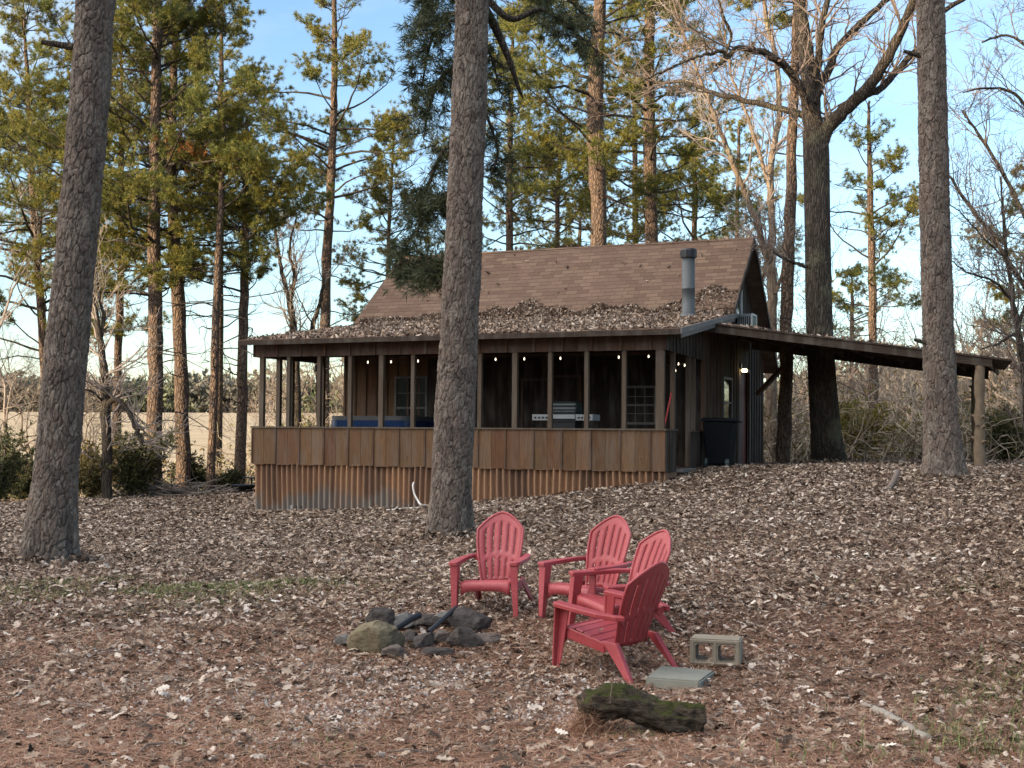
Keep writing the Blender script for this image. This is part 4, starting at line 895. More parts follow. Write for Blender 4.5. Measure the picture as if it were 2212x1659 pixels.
P = [gp(x, y, EYE-top) for x, y in TP]; c = sum(P)/4
bm = bmesh.new(); tv = [bm.verts.new(p-c) for p in P]; bv_ = [bm.verts.new(p-c-np.array((0, 0, .11))) for p in P]
bm.faces.new(tv); bm.faces.new(bv_[::-1]); [bm.faces.new((tv[i], bv_[i], bv_[(i+1) % 4], tv[(i+1) % 4])) for i in range(4)]
bmesh.ops.bevel(bm, geom=bm.edges[:], offset=.012, segments=2, affect='EDGES'); bmesh.ops.recalc_face_normals(bm, faces=bm.faces[:]); me = bpy.data.meshes.new('paving_slab'); bm.to_mesh(me); bm.free()
o = link('paving_slab', me, MT['concrete']); o.location = c; tag(o, 'square grey green concrete paving slab lying in front of the cinder block', 'paving slab')
# ------------------------------------------------------------------ mossy log
mossm = N('mossy_bark', .95, 0, .1); _p = mossm.coord(); _f = mossm.noise(_p, 7, 8, .7); _g = mossm.n('ShaderNodeNewGeometry'); _s = mossm.n('ShaderNodeSeparateXYZ'); mossm.l(_g.outputs['Normal'], _s.inputs[0])
_bk = mossm.mix(mossm.ramp(mossm.noise(mossm.coord('Object', (2, 14, 14)), 4, 8, .7, .5), [(.35, (0, 0, 0)), (.65, (1, 1, 1))]), (.016, .013, .011), (.14, .108, .08)); _ms = mossm.mix(mossm.noise(_p, 60, 4), (.025, .03, .011), (.09, .095, .028))
mossm.color(mossm.mix(mossm.ramp(mossm.math('ADD', mossm.math('MULTIPLY', _s.outputs[2], .35), mossm.noise(_p, 4, 5)), [(.70, (0, 0, 0)), (.86, (1, 1, 1))]), _bk, _ms)); mossm.bump(mossm.noise(mossm.coord('Object', (1.2, 5, 5)), 8, 7, .7), 1.0, .05)
g0 = on_ground(1290, 1585); D = g0[1]
def lp(px, py, dd=0): return at(px, py, D+dd)
path = smooth_path([lp(1262, 1536, .05), lp(1285, 1526, .02), lp(1330, 1515, 0), lp(1375, 1524, 0), (lp(1410, 1547, -.02)), lp(1450, 1555, -.02), lp(1490, 1551, 0), lp(1512, 1552, .02)], 8); k = len(path)
s = np.linspace(0, 1, k); rad = np.interp(s, [0, .1, .25, .42, .55, .7, .85, .97, 1], [.085, .112, .108, .092, .085, .095, .105, .10, .06])
mb = MB(); mb.tube(path, rad, 48); me = mb.mesh('mossy_log', True); bm = bmesh.new(); bm.from_mesh(me)
for v in bm.verts:
    d = mnoise.fractal(v.co*7, 1, 2, 5)*.03 + mnoise.fractal(v.co*Vector((22, 22, 22)), 1, 2, 3)*.018 + .006*math.sin(v.co.z*95+v.co.x*12); i = int(np.argmin(np.linalg.norm(path-np.array(v.co), axis=1))); n_ = np.array(v.co)-path[i]; n_ /= np.linalg.norm(n_)+1e-6; v.co += Vector(n_*d)
bm.to_mesh(me); bm.free()
lo = link('mossy_log', None) if False else link('mossy_log', me, mossm.m); tag(lo, 'dark mossy rotten log lying on the ground in the foreground', 'log')
mb = MB(); e1 = lp(1318, 1520, -.1); mb.tube([e1, e1+np.array((.01, 0, .11)), e1+np.array((.03, 0, .19))], [.004, .003, .0015], 5); tw = build('twig', mb, MT['twig'], lo)
# sticks
a, b = on_ground(1866, 1532), on_ground(2004, 1608); stick = N('pale_stick', .9, 0, .1); stick.color(stick.mix(stick.noise(stick.coord('Object', (2, 2, 2)), 9, 6, .7), (.12, .10, .08), (.36, .33, .29))); stick.bump(stick.noise(stick.coord(), 30, 4), .5, .01)
mb = MB(); P = smooth_path([a+np.array((0, 0, .02)), a*.7+b*.3+np.array((0, 0, .04)), a*.45+b*.55+np.array((.01, 0, .03)), b+np.array((0, 0, .025))], 8); mb.tube(P, np.linspace(.026, .032, len(P))*(1+.08*np.sin(np.arange(len(P))*1.7)), 12); tag(build('fallen_branch', mb, stick.m, None, True), 'pale barked fallen branch lying in the leaves at lower right', 'branch')
a, b = on_ground(1915, 1062), on_ground(1940, 1046); mb = MB(); mb.tube(smooth_path([a, .5*(a+b)+np.array((0, 0, .08)), b+np.array((0, 0, .22))]), .05, 8); tag(build('broken_limb', mb, MT['twig'], None, True), 'short dark broken limb on the leaves left of the right pine', 'branch')
# ------------------------------------------------------------------ leaf litter, straw, gravel, grass
rng = np.random.default_rng(77)
def vnoise(x, y, sc, seed=0):
    q = np.random.default_rng(seed); o = np.zeros_like(x)
    for _ in range(7):
        a, k = q.uniform(0, 6.28), q.uniform(.6, 1.8)*sc; o += np.sin(k*(x*math.cos(a)+y*math.sin(a)) + q.uniform(0, 6.28))
    return o/4
def sample_ground(n, y0, y1, wide=.47, power=1.0, rngk=rng):
    u = rngk.random(n); y = (y0**(1-power) + u*(y1**(1-power)-y0**(1-power)))**(1/(1-power)) if power != 1 else y0*(y1/y0)**u
    x = rngk.uniform(-1, 1, n)*(wide*y+1.4); return x, y
def outside_house(x, y):
    dx, dy = x-B_[0], y-B_[1]; u = dx*UX[0]+dy*UX[1]; v = dx*VX[0]+dy*VX[1]; return ~((u > -.0) & (u < LEN) & (v > .0) & (v < HV1))
def in_view(x, y): return np.abs(x) < .46*y+.8
# leaves: even cover, thinner under the near straw and on the grass
n = 275000; y = np.sqrt(rng.uniform(4.5**2, 36**2, n)); x = rng.uniform(-1, 1, n)*(.46*y+3.6)
nn = vnoise(x, y, 1.3, 1); near = sstep(12, 8.0, y); grassy = np.exp(-(((x+3.2)/2.6)**2+((y-14.2)/1.0)**2))
dens = np.clip(.95+.25*nn-.35*near*np.clip(.6-.5*vnoise(x, y, .9, 4), 0, 1)-.35*grassy, .12, 1); k = (rng.random(n) < dens) & outside_house(x, y); x, y = x[k], y[k]
z = gz(x, y); mb = MB(); scatter(mb, LT, np.stack([x, y, z+.012+.045*rng.random(len(x))**2], -1), rng.uniform(.045, .12, len(x))*(1+.3*sstep(16, 30, y)), rng, .32)
for (px, py, r0) in ((105, 1218, .40), (971, 1160, .33), (2040, 1033, .33), (1790, 1003, .5)):   # drifts against the trunk feet
    p = on_ground(px, py); m = 420; a = rng.uniform(0, 2*math.pi, m); rr = r0+np.abs(rng.normal(0, .16, m)); X, Y = p[0]+rr*np.cos(a), p[1]+rr*np.sin(a)
    scatter(mb, LT, np.stack([X, Y, gz(X, Y)+.02+rng.random(m)*np.clip(.12-.35*(rr-r0), .01, .12)], -1), rng.uniform(.06, .13, m), rng, .7)
for c_ in CHAIRS:                                # a few leaves on the seats
    M_ = Matrix.Translation(c_.location) @ c_.rotation_quaternion.to_matrix().to_4x4() @ Matrix.Diagonal((*c_.scale, 1)); m = int(rng.integers(2, 5))
    Pq = np.array([(M_ @ Vector((rng.uniform(-.2, .2), yq, .372-.10*(yq+.2)/.3*.62)))[:] for yq in rng.uniform(-.2, .1, m)]); scatter(mb, LT, Pq, rng.uniform(.06, .1, m), rng, .2)
# crumbs of broken leaf and bark between them
FT = []
for k in range(5):
    r = np.random.default_rng(400+k); m = 5; a = np.sort(r.uniform(0, 2*math.pi, m)); V = np.stack([np.cos(a)*r.uniform(.3, .6, m), np.sin(a)*r.uniform(.2, .5, m), r.normal(0, .1, m)], -1); FT.append((V, np.array([(0, 1, 2), (0, 2, 3), (0, 3, 4)])))
n = 190000; y = np.sqrt(rng.uniform(6.0**2, 33**2, n)); y = 6+(y-6)*rng.random(n)**.35; x = rng.uniform(-1, 1, n)*(.46*y+1.6); k = outside_house(x, y); x, y = x[k], y[k]
scatter(mb, FT, np.stack([x, y, gz(x, y)+.006+.03*rng.random(len(x))], -1), rng.uniform(.02, .06, len(x)), rng, .4)
tag(build('leaf_litter', mb, MT['leaf']), 'carpet of dry brown oak leaves over the whole yard', 'leaves', kind='stuff')
# pine straw
def straw(n, y0, y1, w, L, rng, pw=1.9):
    x, y = sample_ground(n, y0, y1, .45, pw, rng); k = outside_house(x, y); x, y = x[k], y[k]; n = len(x)
    a = rng.uniform(0, math.pi, n)+.6*vnoise(x, y, 2.0, 9); l = L*rng.uniform(.5, 1.1, n); z = gz(x, y)+.012+.03*rng.random(n)
    d = np.stack([np.cos(a), np.sin(a), rng.normal(0, .10, n)], -1); s = np.stack([-np.sin(a), np.cos(a), np.zeros(n)], -1)*w; bend = rng.normal(0, .12, n)[:, None]*np.stack([-np.sin(a), np.cos(a), np.zeros(n)], -1)
    c = np.stack([x, y, z], -1); p0, p2 = c-d*l[:, None]/2, c+d*l[:, None]/2; p1 = c+bend*l[:, None]; p1[:, 2] += .008
    V = np.stack([p0-s*.5, p0+s*.5, p1-s, p1+s, p2-s*.3, p2+s*.3], 1); F = np.array([(0, 1, 3, 2), (2, 3, 5, 4)])
    return V.reshape(-1, 3), (np.arange(n)[:, None, None]*6+F[None]).reshape(-1, 4)
mb = MB(); mb.add(*straw(95000, 6.2, 11.5, .0018, .17, rng)); mb.add(*straw(60000, 10, 30, .0024, .18, rng, 1.5))
# a heap of straw at the log's broken end
m = 1500; hp = lp(1268, 1560, -.02); aa = rng.uniform(0, 6.28, m); rr = np.abs(rng.normal(0, .12, m)); hx, hy = hp[0]+rr*np.cos(aa), hp[1]+rr*np.sin(aa)-.05
hzz = gz(hx, hy)+np.clip(.16-.8*rr, .01, .2)*rng.random(m); a = rng.uniform(0, 6.28, m); d = np.stack([np.cos(a), np.sin(a), rng.normal(0, .5, m)], -1)*.085; sd = np.stack([-np.sin(a), np.cos(a), np.zeros(m)], -1)*.0017; c = np.stack([hx, hy, hzz], -1)
mb.add(np.stack([c-d-sd, c-d+sd, c+d+sd*.4, c+d-sd*.4], 1).reshape(-1, 3), np.arange(m*4).reshape(-1, 4))
tag(build('pine_straw', mb, MT['straw']), 'reddish brown pine needles matted between the leaves', 'pine needles', kind='stuff')
# pale gravel round the ring
PT = []
for k in range(4):
    bm = bmesh.new(); bmesh.ops.create_icosphere(bm, subdivisions=1, radius=.5); r = np.random.default_rng(k); V = np.array([v.co[:] for v in bm.verts])*r.uniform(.7, 1.2, (len(bm.verts), 1)); V[:, 2] *= .6; F = np.array([[v.index for v in f.verts] for f in bm.faces]); PT.append((V, F)); bm.free()
cl = [(590, 1470, .8, 1000), (640, 1540, .5, 900), (690, 1590, .45, 900), (660, 1500, .7, 900), (1050, 1480, .5, 700), (1090, 1450, .5, 600), (1220, 1555, .25, 450), (1230, 1520, .4, 500), (930, 1330, .5, 600), (1420, 1340, .6, 500), (330, 1410, .3, 250), (1600, 1420, .5, 200), (1750, 1550, .9, 200), (800, 1500, 1.2, 800), (1150, 1400, .7, 500)]
XY = []
for px, py, sd, cnt in cl:
    p = on_ground(px, py); XY.append(np.stack([rng.normal(p[0], sd, cnt*1), rng.normal(p[1], sd*.7, cnt*1)], -1))
XY = np.concatenate(XY); k = vnoise(XY[:, 0], XY[:, 1], 5, 3)+.3*rng.normal(0, 1, len(XY)) > .05; XY = XY[k]
mb = MB(); scatter(mb, PT, np.stack([XY[:, 0], XY[:, 1], gz(XY[:, 0], XY[:, 1])+.016+.012*rng.random(len(XY))], -1), rng.uniform(.012, .036, len(XY)), rng, .5)
tag(build('gravel', mb, MT['pebble']), 'pale gravel chips scattered round the fire ring', 'gravel', kind='stuff')
# grass
def blades(cx, cy, sx, sy, cnt, h, w=.004):
    x = rng.normal(cx, sx, cnt); y = rng.normal(cy, sy, cnt); k = vnoise(x, y, 3, 8)+.35*rng.normal(0, 1, cnt) > 0; x, y = x[k], y[k]; n = len(x); z = gz(x, y)
    a = rng.uniform(0, 6.28, n); hh = h*rng.uniform(.4, 1.1, n); l = np.stack([np.cos(a), np.sin(a), np.zeros(n)], -1); s = np.stack([-np.sin(a), np.cos(a), np.zeros(n)], -1)*w; b = np.stack([x, y, z], -1)
    p1 = b+l*(hh*.25)[:, None]; p1[:, 2] += hh*.7; p2 = b+l*(hh*.8)[:, None]; p2[:, 2] += hh
    return np.stack([b-s, b+s, p1-s*.7, p1+s*.7, p2-s*.1, p2+s*.1], 1).reshape(-1, 3), (np.arange(n)[:, None, None]*6+np.array([(0, 1, 3, 2), (2, 3, 5, 4)])[None]).reshape(-1, 4)
mb = MB()
for px, py, sx, sy, cnt, h in ((260, 1272, .9, .35, 4200, .06), (500, 1275, .9, .35, 4200, .06), (620, 1265, .7, .3, 2800, .06), (380, 1300, 1.2, .5, 3400, .05), (90, 1310, .9, .4, 1500, .05), (2080, 1590, .5, .3, 420, .10), (1985, 1640, .35, .15, 420, .10), (2150, 1640, .3, .2, 420, .1), (2020, 1270, .6, .3, 1500, .05), (2180, 1500, .4, .4, 900, .08), (1390, 1600, .25, .1, 250, .06), (760, 1640, .5, .15, 500, .05), (560, 1580, .5, .3, 400, .05)):
    p = on_ground(px, py); mb.add(*blades(p[0], p[1], sx, sy, cnt, h))
tag(build('grass', mb, MT['grass']), 'thin patches of short green grass between the leaves', 'grass', kind='stuff')

rng = np.random.default_rng(555); mb = MB()
for k in range(420):
    yy = 6.5+(rng.random()**1.6)*22; xx = rng.uniform(-1, 1)*(.44*yy+.5)
    if not outside_house(np.array([xx]), np.array([yy]))[0]: continue
    a = rng.uniform(0, 6.28); L = rng.uniform(.08, .42); d = np.array((math.cos(a), math.sin(a), rng.normal(0, .08))); p = np.array((xx, yy, gz1(xx, yy)+.03)); q = p+d*L*.5+rng.normal(0, .015, 3); r = p+d*L
    mb.tube([p, q, r], np.array((.006, .005, .003))*rng.uniform(.6, 1.3), 5, False)
tag(build('twig_litter', mb, MT['twig']), 'small dead twigs dropped among the leaves', 'twigs', kind='stuff')
# ------------------------------------------------------------------ trees
def unit(v): return v/(np.linalg.norm(v)+1e-9)
def px2m(D): return D/FPX
def near_trunk(path_px, D, widths, label, seed, mat, stubs=(), flare=1.32, top=4.0, name='pine_tree', root=None):
    """big trunk close by, with bark plates in the mesh; path and widths in picture pixels from base to the top of the frame"""
    P = [at(px, py, D) for px, py in path_px]; base = on_ground(*path_px[0]) if root is None else root
    Wd = [w*px2m(D)/2 for w in widths]
    d = unit(P[-1]-P[-2]); P.append(P[-1]+d*top); Wd.append(Wd[-1]*.86)
    P.append(P[-1]+d*top*1.3); Wd.append(Wd[-1]*.6)
    P[0] = np.array((P[0][0], P[0][1], P[0][2]-.12))
    cs = smooth_path(P, 60); rr = np.interp(np.linspace(0, len(P)-1, len(cs)), range(len(P)), Wd)
    K = 210; hgt = np.cumsum(np.r_[0, np.linalg.norm(np.diff(cs, axis=0), axis=1)]); tot = hgt[-1]
    # keep the fine rings where the picture can see them
    vis = 9.5; hh = np.r_[np.linspace(0, min(vis, tot), 820), np.linspace(min(vis, tot), tot, 20)[1:]] if tot > vis else np.linspace(0, tot, 640)
    C = np.stack([np.interp(hh, hgt, cs[:, i]) for i in range(3)], -1); rr = np.interp(hh, hgt, rr)
    th = np.linspace(0, 2*math.pi, K, endpoint=False); V = np.zeros((len(hh), K, 3)); off = seed*13.7
    for i, h in enumerate(hh):
        fl = 1+(flare-1)*math.exp(-h/.42)
        for k in range(K):
            a = th[k]; r = rr[i]*fl*(1+.05*math.exp(-h/.5)*math.sin(5*a+seed)+.02*math.sin(2*a+h*.7+seed))
            q = Vector((math.cos(a)*rr[i]*13.0+off, math.sin(a)*rr[i]*13.0, h*4.6))
            q += mnoise.noise_vector(q*.5)*.7 + mnoise.noise_vector(q*2.2)*.12
            d4 = mnoise.voronoi(q)[0]; e = min((d4[1]-d4[0])/.10, 1)
            plate = (mnoise.cell(q*.9) if False else mnoise.noise(q*.4))*.012
            e2 = min((mnoise.voronoi(q*2.3)[0][1]-mnoise.voronoi(q*2.3)[0][0])/.2, 1); cd_ = .45+.55*min(1, max(0, mnoise.noise(q*.7)+.62))
            r += .034*(1-(1-e)*cd_) + .007*e2 + plate*1.4 + .011*mnoise.noise(q*2.2) + .004*mnoise.noise(q*6) - .036
            V[i, k] = (C[i][0]+r*math.cos(a), C[i][1]+r*math.sin(a), C[i][2])
    t = empty(name, base); tag(t, label, 'tree')
    V -= np.array(base); i = np.arange(len(hh)-1)[:, None]*K; j = np.arange(K)[None]; j2 = (j+1) % K
    mb = MB(); mb.add(V.reshape(-1, 3), np.stack([i+j, i+j2, i+K+j2, i+K+j], -1).reshape(-1, 4)); build('trunk', mb, mat, t, True)
    for (px, py, dx, dz, L, r) in stubs:
        p = at(px, py, D-.05)-np.array(base); q = unit(np.array((dx, -.2, dz))); mb = MB(); mb.tube([p-q*.1, p+q*L*.5, p+q*L], [r*1.3, r, r*.75], 9); build('branch_stub', mb, MT['bark_oak'], t, True)
    return t, np.array(base)

def tufts_to(mb, P, Dr, rng, K=12, L=.2, w=.011, spread=.62):
    n = len(P); d = Dr[:, None]*.62 + rng.normal(0, spread, (n, K, 3)); d[..., 2] += .12; d /= np.linalg.norm(d, axis=2)[..., None]
    l = L*rng.uniform(.65, 1.15, (n, K, 1)); s = np.cross(d, rng.normal(0, 1, (n, K, 3))); s /= np.linalg.norm(s, axis=2)[..., None]; s *= w*rng.uniform(.7, 1.3, (n, K, 1))
    b = np.broadcast_to(P[:, None], (n, K, 3)) - d*l*.15; mid = b + d*l*.5; tip = b + d*l
    V = np.stack([b, mid+s, tip, mid-s], 2); m = n*K
    mb.add(V.reshape(-1, 3), np.arange(m*4).reshape(-1, 4))

def pine(path, D, widths, z0, z1, reach, label, seed, mat='needle', bark='bark_pine', per=3, dens=1.0, top=3, name='pine_tree', dead=6, group='pines standing behind the cabin yard', droop=.0, spots=(), L=.185, gapz=.55, w=.0068, prof=None, depth0=0):
    """pine from pixels: trunk path base->top; crown from z0 to z1 metres above the eye"""
    rng = np.random.default_rng(seed)
    P = [at(px, py, D) for px, py in path]; Wd = [w_*px2m(D)/2 for w_ in widths]
    g = gz1(P[0][0], P[0][1]); base = np.array((P[0][0], P[0][1], g))
    P[0] = np.array((P[0][0], P[0][1], min(g, P[0][2])-.15))
    dirn = unit(P[-1]-P[-2])
    while P[-1][2] < EYE+z1-.3:
        P.append(P[-1]+dirn*min(2.0, max(.4, EYE+z1-P[-1][2]))); f = max(.12, (EYE+z1-P[-1][2])/(EYE+z1-P[-2][2]+.01)); Wd.append(max(.02, Wd[-1]*max(.55, f)))
    cs = smooth_path(P, 6); rr = np.interp(np.linspace(0, len(P)-1, len(cs)), range(len(P)), Wd)
    rr = rr*(1+.04*rng.normal(0, 1, len(rr))); rr[0] *= 1.25; cs = cs + rng.normal(0, .012, cs.shape)
    t = empty(name, base); tag(t, label, 'tree', group)
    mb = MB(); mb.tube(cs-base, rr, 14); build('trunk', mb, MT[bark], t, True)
    br = MB(); nd = MB(); Ps, Ds = [], []
    def point(z): return np.array([np.interp(z, cs[:, 2], cs[:, i]) for i in range(3)])
    z = EYE+z0; H = z1-z0; ga = rng.uniform(0, 6.28)
    while z < EYE+z1-.15:
        f = (z-EYE-z0)/H
        pf = prof(f) if prof else (.45+.55*math.sin(min(1, (f+.12)*1.25)*math.pi))*(1-.55*max(0, f-.55)/.45)
        for b in range(rng.integers(per-1, per+2)):
            ga += 2.4+rng.normal(0, .35); Lb = reach*1.3*pf*rng.uniform(.5, 1.15)
            if Lb < .35: Lb = .35
            p = point(z+rng.uniform(-.2, .2)); rb = max(.013, .011+.010*Lb); d = np.array((math.cos(ga), math.sin(ga), rng.uniform(.0, .55)+.35*f-droop)); d = unit(d)
            pts = [p]; n = 7; q = p.copy()
            for k in range(n):
                d = unit(d+rng.normal(0, .13, 3)+np.array((0, 0, (-.05 if k < 3 else .10)-droop*.25))); q = q+d*Lb/n; pts.append(q)
            pts = np.array(pts); br.tube(pts-base, np.linspace(rb, .008, n+1), 5, False)
            for k in range(int(7+6*Lb*.55*dens)):
                s = rng.uniform(.38, 1)**.75; i0 = min(int(s*n), n-1); fr = s*n-i0; o = pts[i0]*(1-fr)+pts[i0+1]*fr
                e = unit(d*.5+unit(rng.normal(0, 1, 3))*np.array((1, 1, .45))+np.array((0, 0, .12-droop*.5))); Ls = Lb*.30*rng.uniform(.5, 1.2)*(1.15-.55*s)+.18
                m1 = o+e*Ls*.5+rng.normal(0, .04, 3); m2 = o+e*Ls+np.array((0, 0, .06)); br.tube(np.array([o, m1, m2])-base, (.010, .007, .004), 3, False)
                for c in range(int(3+Ls*6.3*dens)):
                    u = rng.uniform(.25, 1.05); Ps.append(o+(m2-o)*u+rng.normal(0, .06, 3)); Ds.append(unit(e+rng.normal(0, .35, 3)+np.array((0, 0, .15-droop))))
            Ps.append(pts[-1]); Ds.append(d)
        z += gapz*0.92*rng.uniform(.5, 1.5)*(1-.35*f)
    for k in range(dead):                        # bare dead limbs under the crown
        zz = EYE+z0-rng.uniform(.1, max(.6, min(4, z0+EYE)*.9)); 
        if zz < g+1.2: continue
        p = point(zz); a = rng.uniform(0, 6.28); d = unit(np.array((math.cos(a), math.sin(a), rng.uniform(-.2, .3)))); pts = [p]; Lb = rng.uniform(.8, 2.6)
        for q in range(6): d = unit(d+rng.normal(0, .2, 3)+np.array((0, 0, -.05))); pts.append(pts[-1]+d*Lb/6)
        br.tube(np.array(pts)-base, np.linspace(.022, .006, 7), 4, False)
        for q in range(3):
            o = pts[rng.integers(2, 6)]; e = unit(d+rng.normal(0, .7, 3)); br.tube(np.array([o, o+e*.3+rng.normal(0, .05, 3), o+e*.7])-base, (.010, .006, .003), 3, False)
    build('limb', br, MT['bark_oak'] if bark != 'bark_pale' else MT['bark_pale'], t, True)
    Ps = np.array(Ps); Ds = np.array(Ds); k = vnoise(Ps[:, 0]*1.0+seed, Ps[:, 2]*1.3+Ps[:, 1], 1.5, seed) > -.35; Ps, Ds = Ps[k], Ds[k]
    tufts_to(nd, Ps-base, Ds, rng, 24, L, w); build('needle', nd, MT[mat], t)
    for (px, py, rx, n, m2) in spots:            # a patch of other-coloured needles
        c = at(px, py, D+depth0)-base; q = MB(); tufts_to(q, c+rng.normal(0, 1, (n, 3))*np.array((rx, rx, rx*.3)), rng.normal(0, .4, (n, 3))+np.array((0, 0, .2)), rng, 14, L); build('dead_needle', q, MT[m2], t)
    return t

def grow(mb, p, d, L, r, lev, rng, maxlev, up=.12, ang=(.45, 1.0), kids=(5, 4, 4, 3), rmin=.006, minr=.0):
    n = max(4, 8-lev*1); pts = [p]; q = p.copy(); dirs = [d]
    for k in range(n): d = unit(d+rng.normal(0, .10+.05*lev, 3)+np.array((0, 0, up*.3))); q = q+d*L/n; pts.append(q); dirs.append(d)
    pts = np.array(pts); r1 = max(rmin*.6, r*(.42 if lev else .5)); mb.tube(pts, np.linspace(r, r1, n+1), (10, 6, 4, 3, 3, 3)[lev], False)
    if lev >= maxlev: return
    m = kids[min(lev, len(kids)-1)]
    for c in range(m+int(rng.integers(0, 2))):
        s = .28+.72*(c+rng.random())/(m+1); s = min(s, .99); i0 = int(s*n); o = pts[i0]*(1-(s*n-i0))+pts[min(i0+1, n)]*(s*n-i0); dd = dirs[min(i0+1, n)]
        ax = unit(np.cross(dd, rng.normal(0, 1, 3))); a = rng.uniform(*ang); e = unit(dd*math.cos(a)+ax*math.sin(a)+np.array((0, 0, up)))
        rr = max(rmin, (r+(r1-r)*s)*rng.uniform(.45, .7)); grow(mb, o, e, L*rng.uniform(.42, .68)*(1.2-.45*s), rr, lev+1, rng, maxlev, up, ang, kids, rmin)
    e = unit(dirs[-1]+rng.normal(0, .2, 3)); grow(mb, pts[-1], e, L*.5, r1, lev+1, rng, maxlev, up, ang, kids, rmin)

def px_limbs(D, limbs, rng, base, br, tw, sprays=5, lev=2, tl=1.1, kids=(4, 3, 3)):
    """limbs given as lists of (px, py, width px, depth offset); twig sprays grow along them"""
    for lb in limbs:
        P = [at(x, y, D+dd) for x, y, w, dd in lb]; R = [w*px2m(D)/2 for x, y, w, dd in lb]
        cs = smooth_path(P, 6); rr = np.interp(np.linspace(0, len(P)-1, len(cs)), range(len(P)), R); cs[1:] = cs[1:]+rng.normal(0, .012, (len(cs)-1, 3)); br.tube(cs-base, rr*(1+.04*rng.normal(0, 1, len(rr))), 12 if R[0] > .1 else 7, True)
        n = int(sprays*max(1, len(P)-1))
        for k in range(n):
            i = rng.integers(2, len(cs)-1); d = unit(unit(cs[i]-cs[i-1])*.6+unit(rng.normal(0, 1, 3))+np.array((0, 0, .45))); grow(tw, cs[i]-base, d, tl*rng.uniform(.5, 1.3), min(.03, rr[i]*.4), 1, rng, 1+lev, .1, (.4, 1.0), kids, .0065)

# --- the three big near pines
D1 = on_ground(105, 1218)[1]
near_trunk([(105, 1218), (113, 1100), (124, 980), (141, 780), (168, 500), (190, 260), (206, 0)], D1, (110, 97, 91, 89, 86, 84, 80), 'big leaning pine trunk at the far left, nearest the camera', 1, MT['bark_near'], [(150, 100, -1, .1, .35, .04)])
D2 = on_ground(971, 1160)[1]
tree2, base2 = near_trunk([(971, 1160), (974, 1060), (982, 900), (992, 720), (1003, 480), (1013, 240), (1020, 0)], D2, (88, 84, 86, 84, 78, 74, 70), 'big pine trunk standing in front of the cabin porch', 2, MT['bark_near'])
D3 = on_ground(2040, 1033)[1]
near_trunk([(2040, 1033), (2033, 900), (2027, 720), (2020, 480), (2015, 240), (2010, 0)], D3, (84, 70, 67, 64, 60, 57), 'big pine trunk standing in front of the carport at the right', 3, MT['bark_near'], [(1986, 120, -1, .2, .3, .04), (2000, 740, -1, .2, .22, .035)])
# dark boughs hanging round the middle trunk
rng = np.random.default_rng(8); br = MB(); Ps, Ds = [], []
def bough(path, r0, fol=1.0, dd=0, sp=(.30, .30, .22), sag=-.5, s0=.1):
    P = smooth_path([at(x, y, D2+.3+dd+q*.15) for q, (x, y) in enumerate(path)], 8); br.tube(P-base2, np.linspace(r0, .012, len(P)), 8, False)
    for k in range(int(15*fol*len(path))):
        i = rng.integers(int(len(P)*s0), len(P)); o = P[i]; e = unit(rng.normal(0, 1, 3)*np.array((1, .8, .5))+np.array((0, 0, sag))); L = rng.uniform(.15, .6)
        br.tube(np.array([o, o+e*L*.5+rng.normal(0, .03, 3), o+e*L])-base2, (.012, .008, .004), 3, False)
        for c in range(5): u = rng.uniform(.3, 1.05); Ps.append(o+e*L*u+rng.normal(0, .05, 3)); Ds.append(unit(e+np.array((0, 0, -.35))+rng.normal(0, .4, 3)))
bough([(1010, 60), (985, 30), (950, 45), (925, 110), (910, 200)], .06, .75); bough([(1000, 150), (960, 160), (930, 220), (915, 300)], .05, .7, .2)
bough([(992, 560), (965, 600), (940, 560), (915, 590), (880, 560)], .045, .8, .1); bough([(995, 430), (960, 420), (920, 470), (885, 520), (870, 560)], .045, 1.0, .3); bough([(1000, 300), (955, 330), (915, 420), (880, 430)], .045, .55, .4)
bough([(1030, -10), (1070, 60), (1100, 130), (1120, 190), (1130, 212)], .085, .0); bough([(1030, 80), (1060, 120), (1080, 200)], .03, .5, .4); bough([(1030, 200), (1055, 260), (1075, 330), (1060, 380)], .03, .45, .3)
bough([(1030, -30), (1100, 40), (1170, 20), (1230, 60), (1290, 110)], .07, .5, 1.2, sag=-.8, s0=.5); bough([(1030, -60), (1120, -40), (1200, -20), (1260, 30)], .06, .4, 1.6, sag=-.8, s0=.4); bough([(1010, -20), (960, -30), (915, 10), (905, 60)], .05, .8, .6)
build('limb', br, MT['bark_oak'], tree2, True); nd = MB(); tufts_to(nd, np.array(Ps)-base2, np.array(Ds), rng, 15, .21, .0055, .5); build('needle', nd, MT['needle_dark'], tree2)
# --- pines of the left
GL = 'pines standing left of the cabin'
pine([(333, 1062), (334, 900), (336, 700), (332, 480), (336, 240), (340, 0)], 36.5, (36, 33, 31, 27, 24, 20), 3.6, 15.5, 3.4, 'tall thick pine with a dense sunlit crown, second trunk from the left', 31, dens=1.15, group=GL, gapz=.5)
pine([(397, 1058), (392, 850), (386, 650), (374, 480), (372, 240), (380, 60)], 38.0, (33, 31, 29, 24, 18, 14), 4.0, 13.5, 2.7, 'straight pine just right of the thick one, with an orange dead bough', 32, group=GL, spots=((435, 330, .55, 60, 'needle_rust'),), gapz=.6, depth0=-2.2)
pine([(455, 1066), (461, 850), (469, 600), (478, 420)], 35.8, (19, 18, 16, 13), 4.8, 9.5, 2.0, 'slim dark pine between two thicker trunks left of the cabin', 33, group=GL, gapz=.7, dead=10)
pine([(517, 1052), (523, 850), (528, 640), (532, 440), (533, 330)], 38.2, (24, 23, 20, 15, 10), 3.9, 9.3, 2.7, 'mid sized pine with lichened trunk close to the cabin left corner', 34, group=GL, gapz=.65, dead=10)
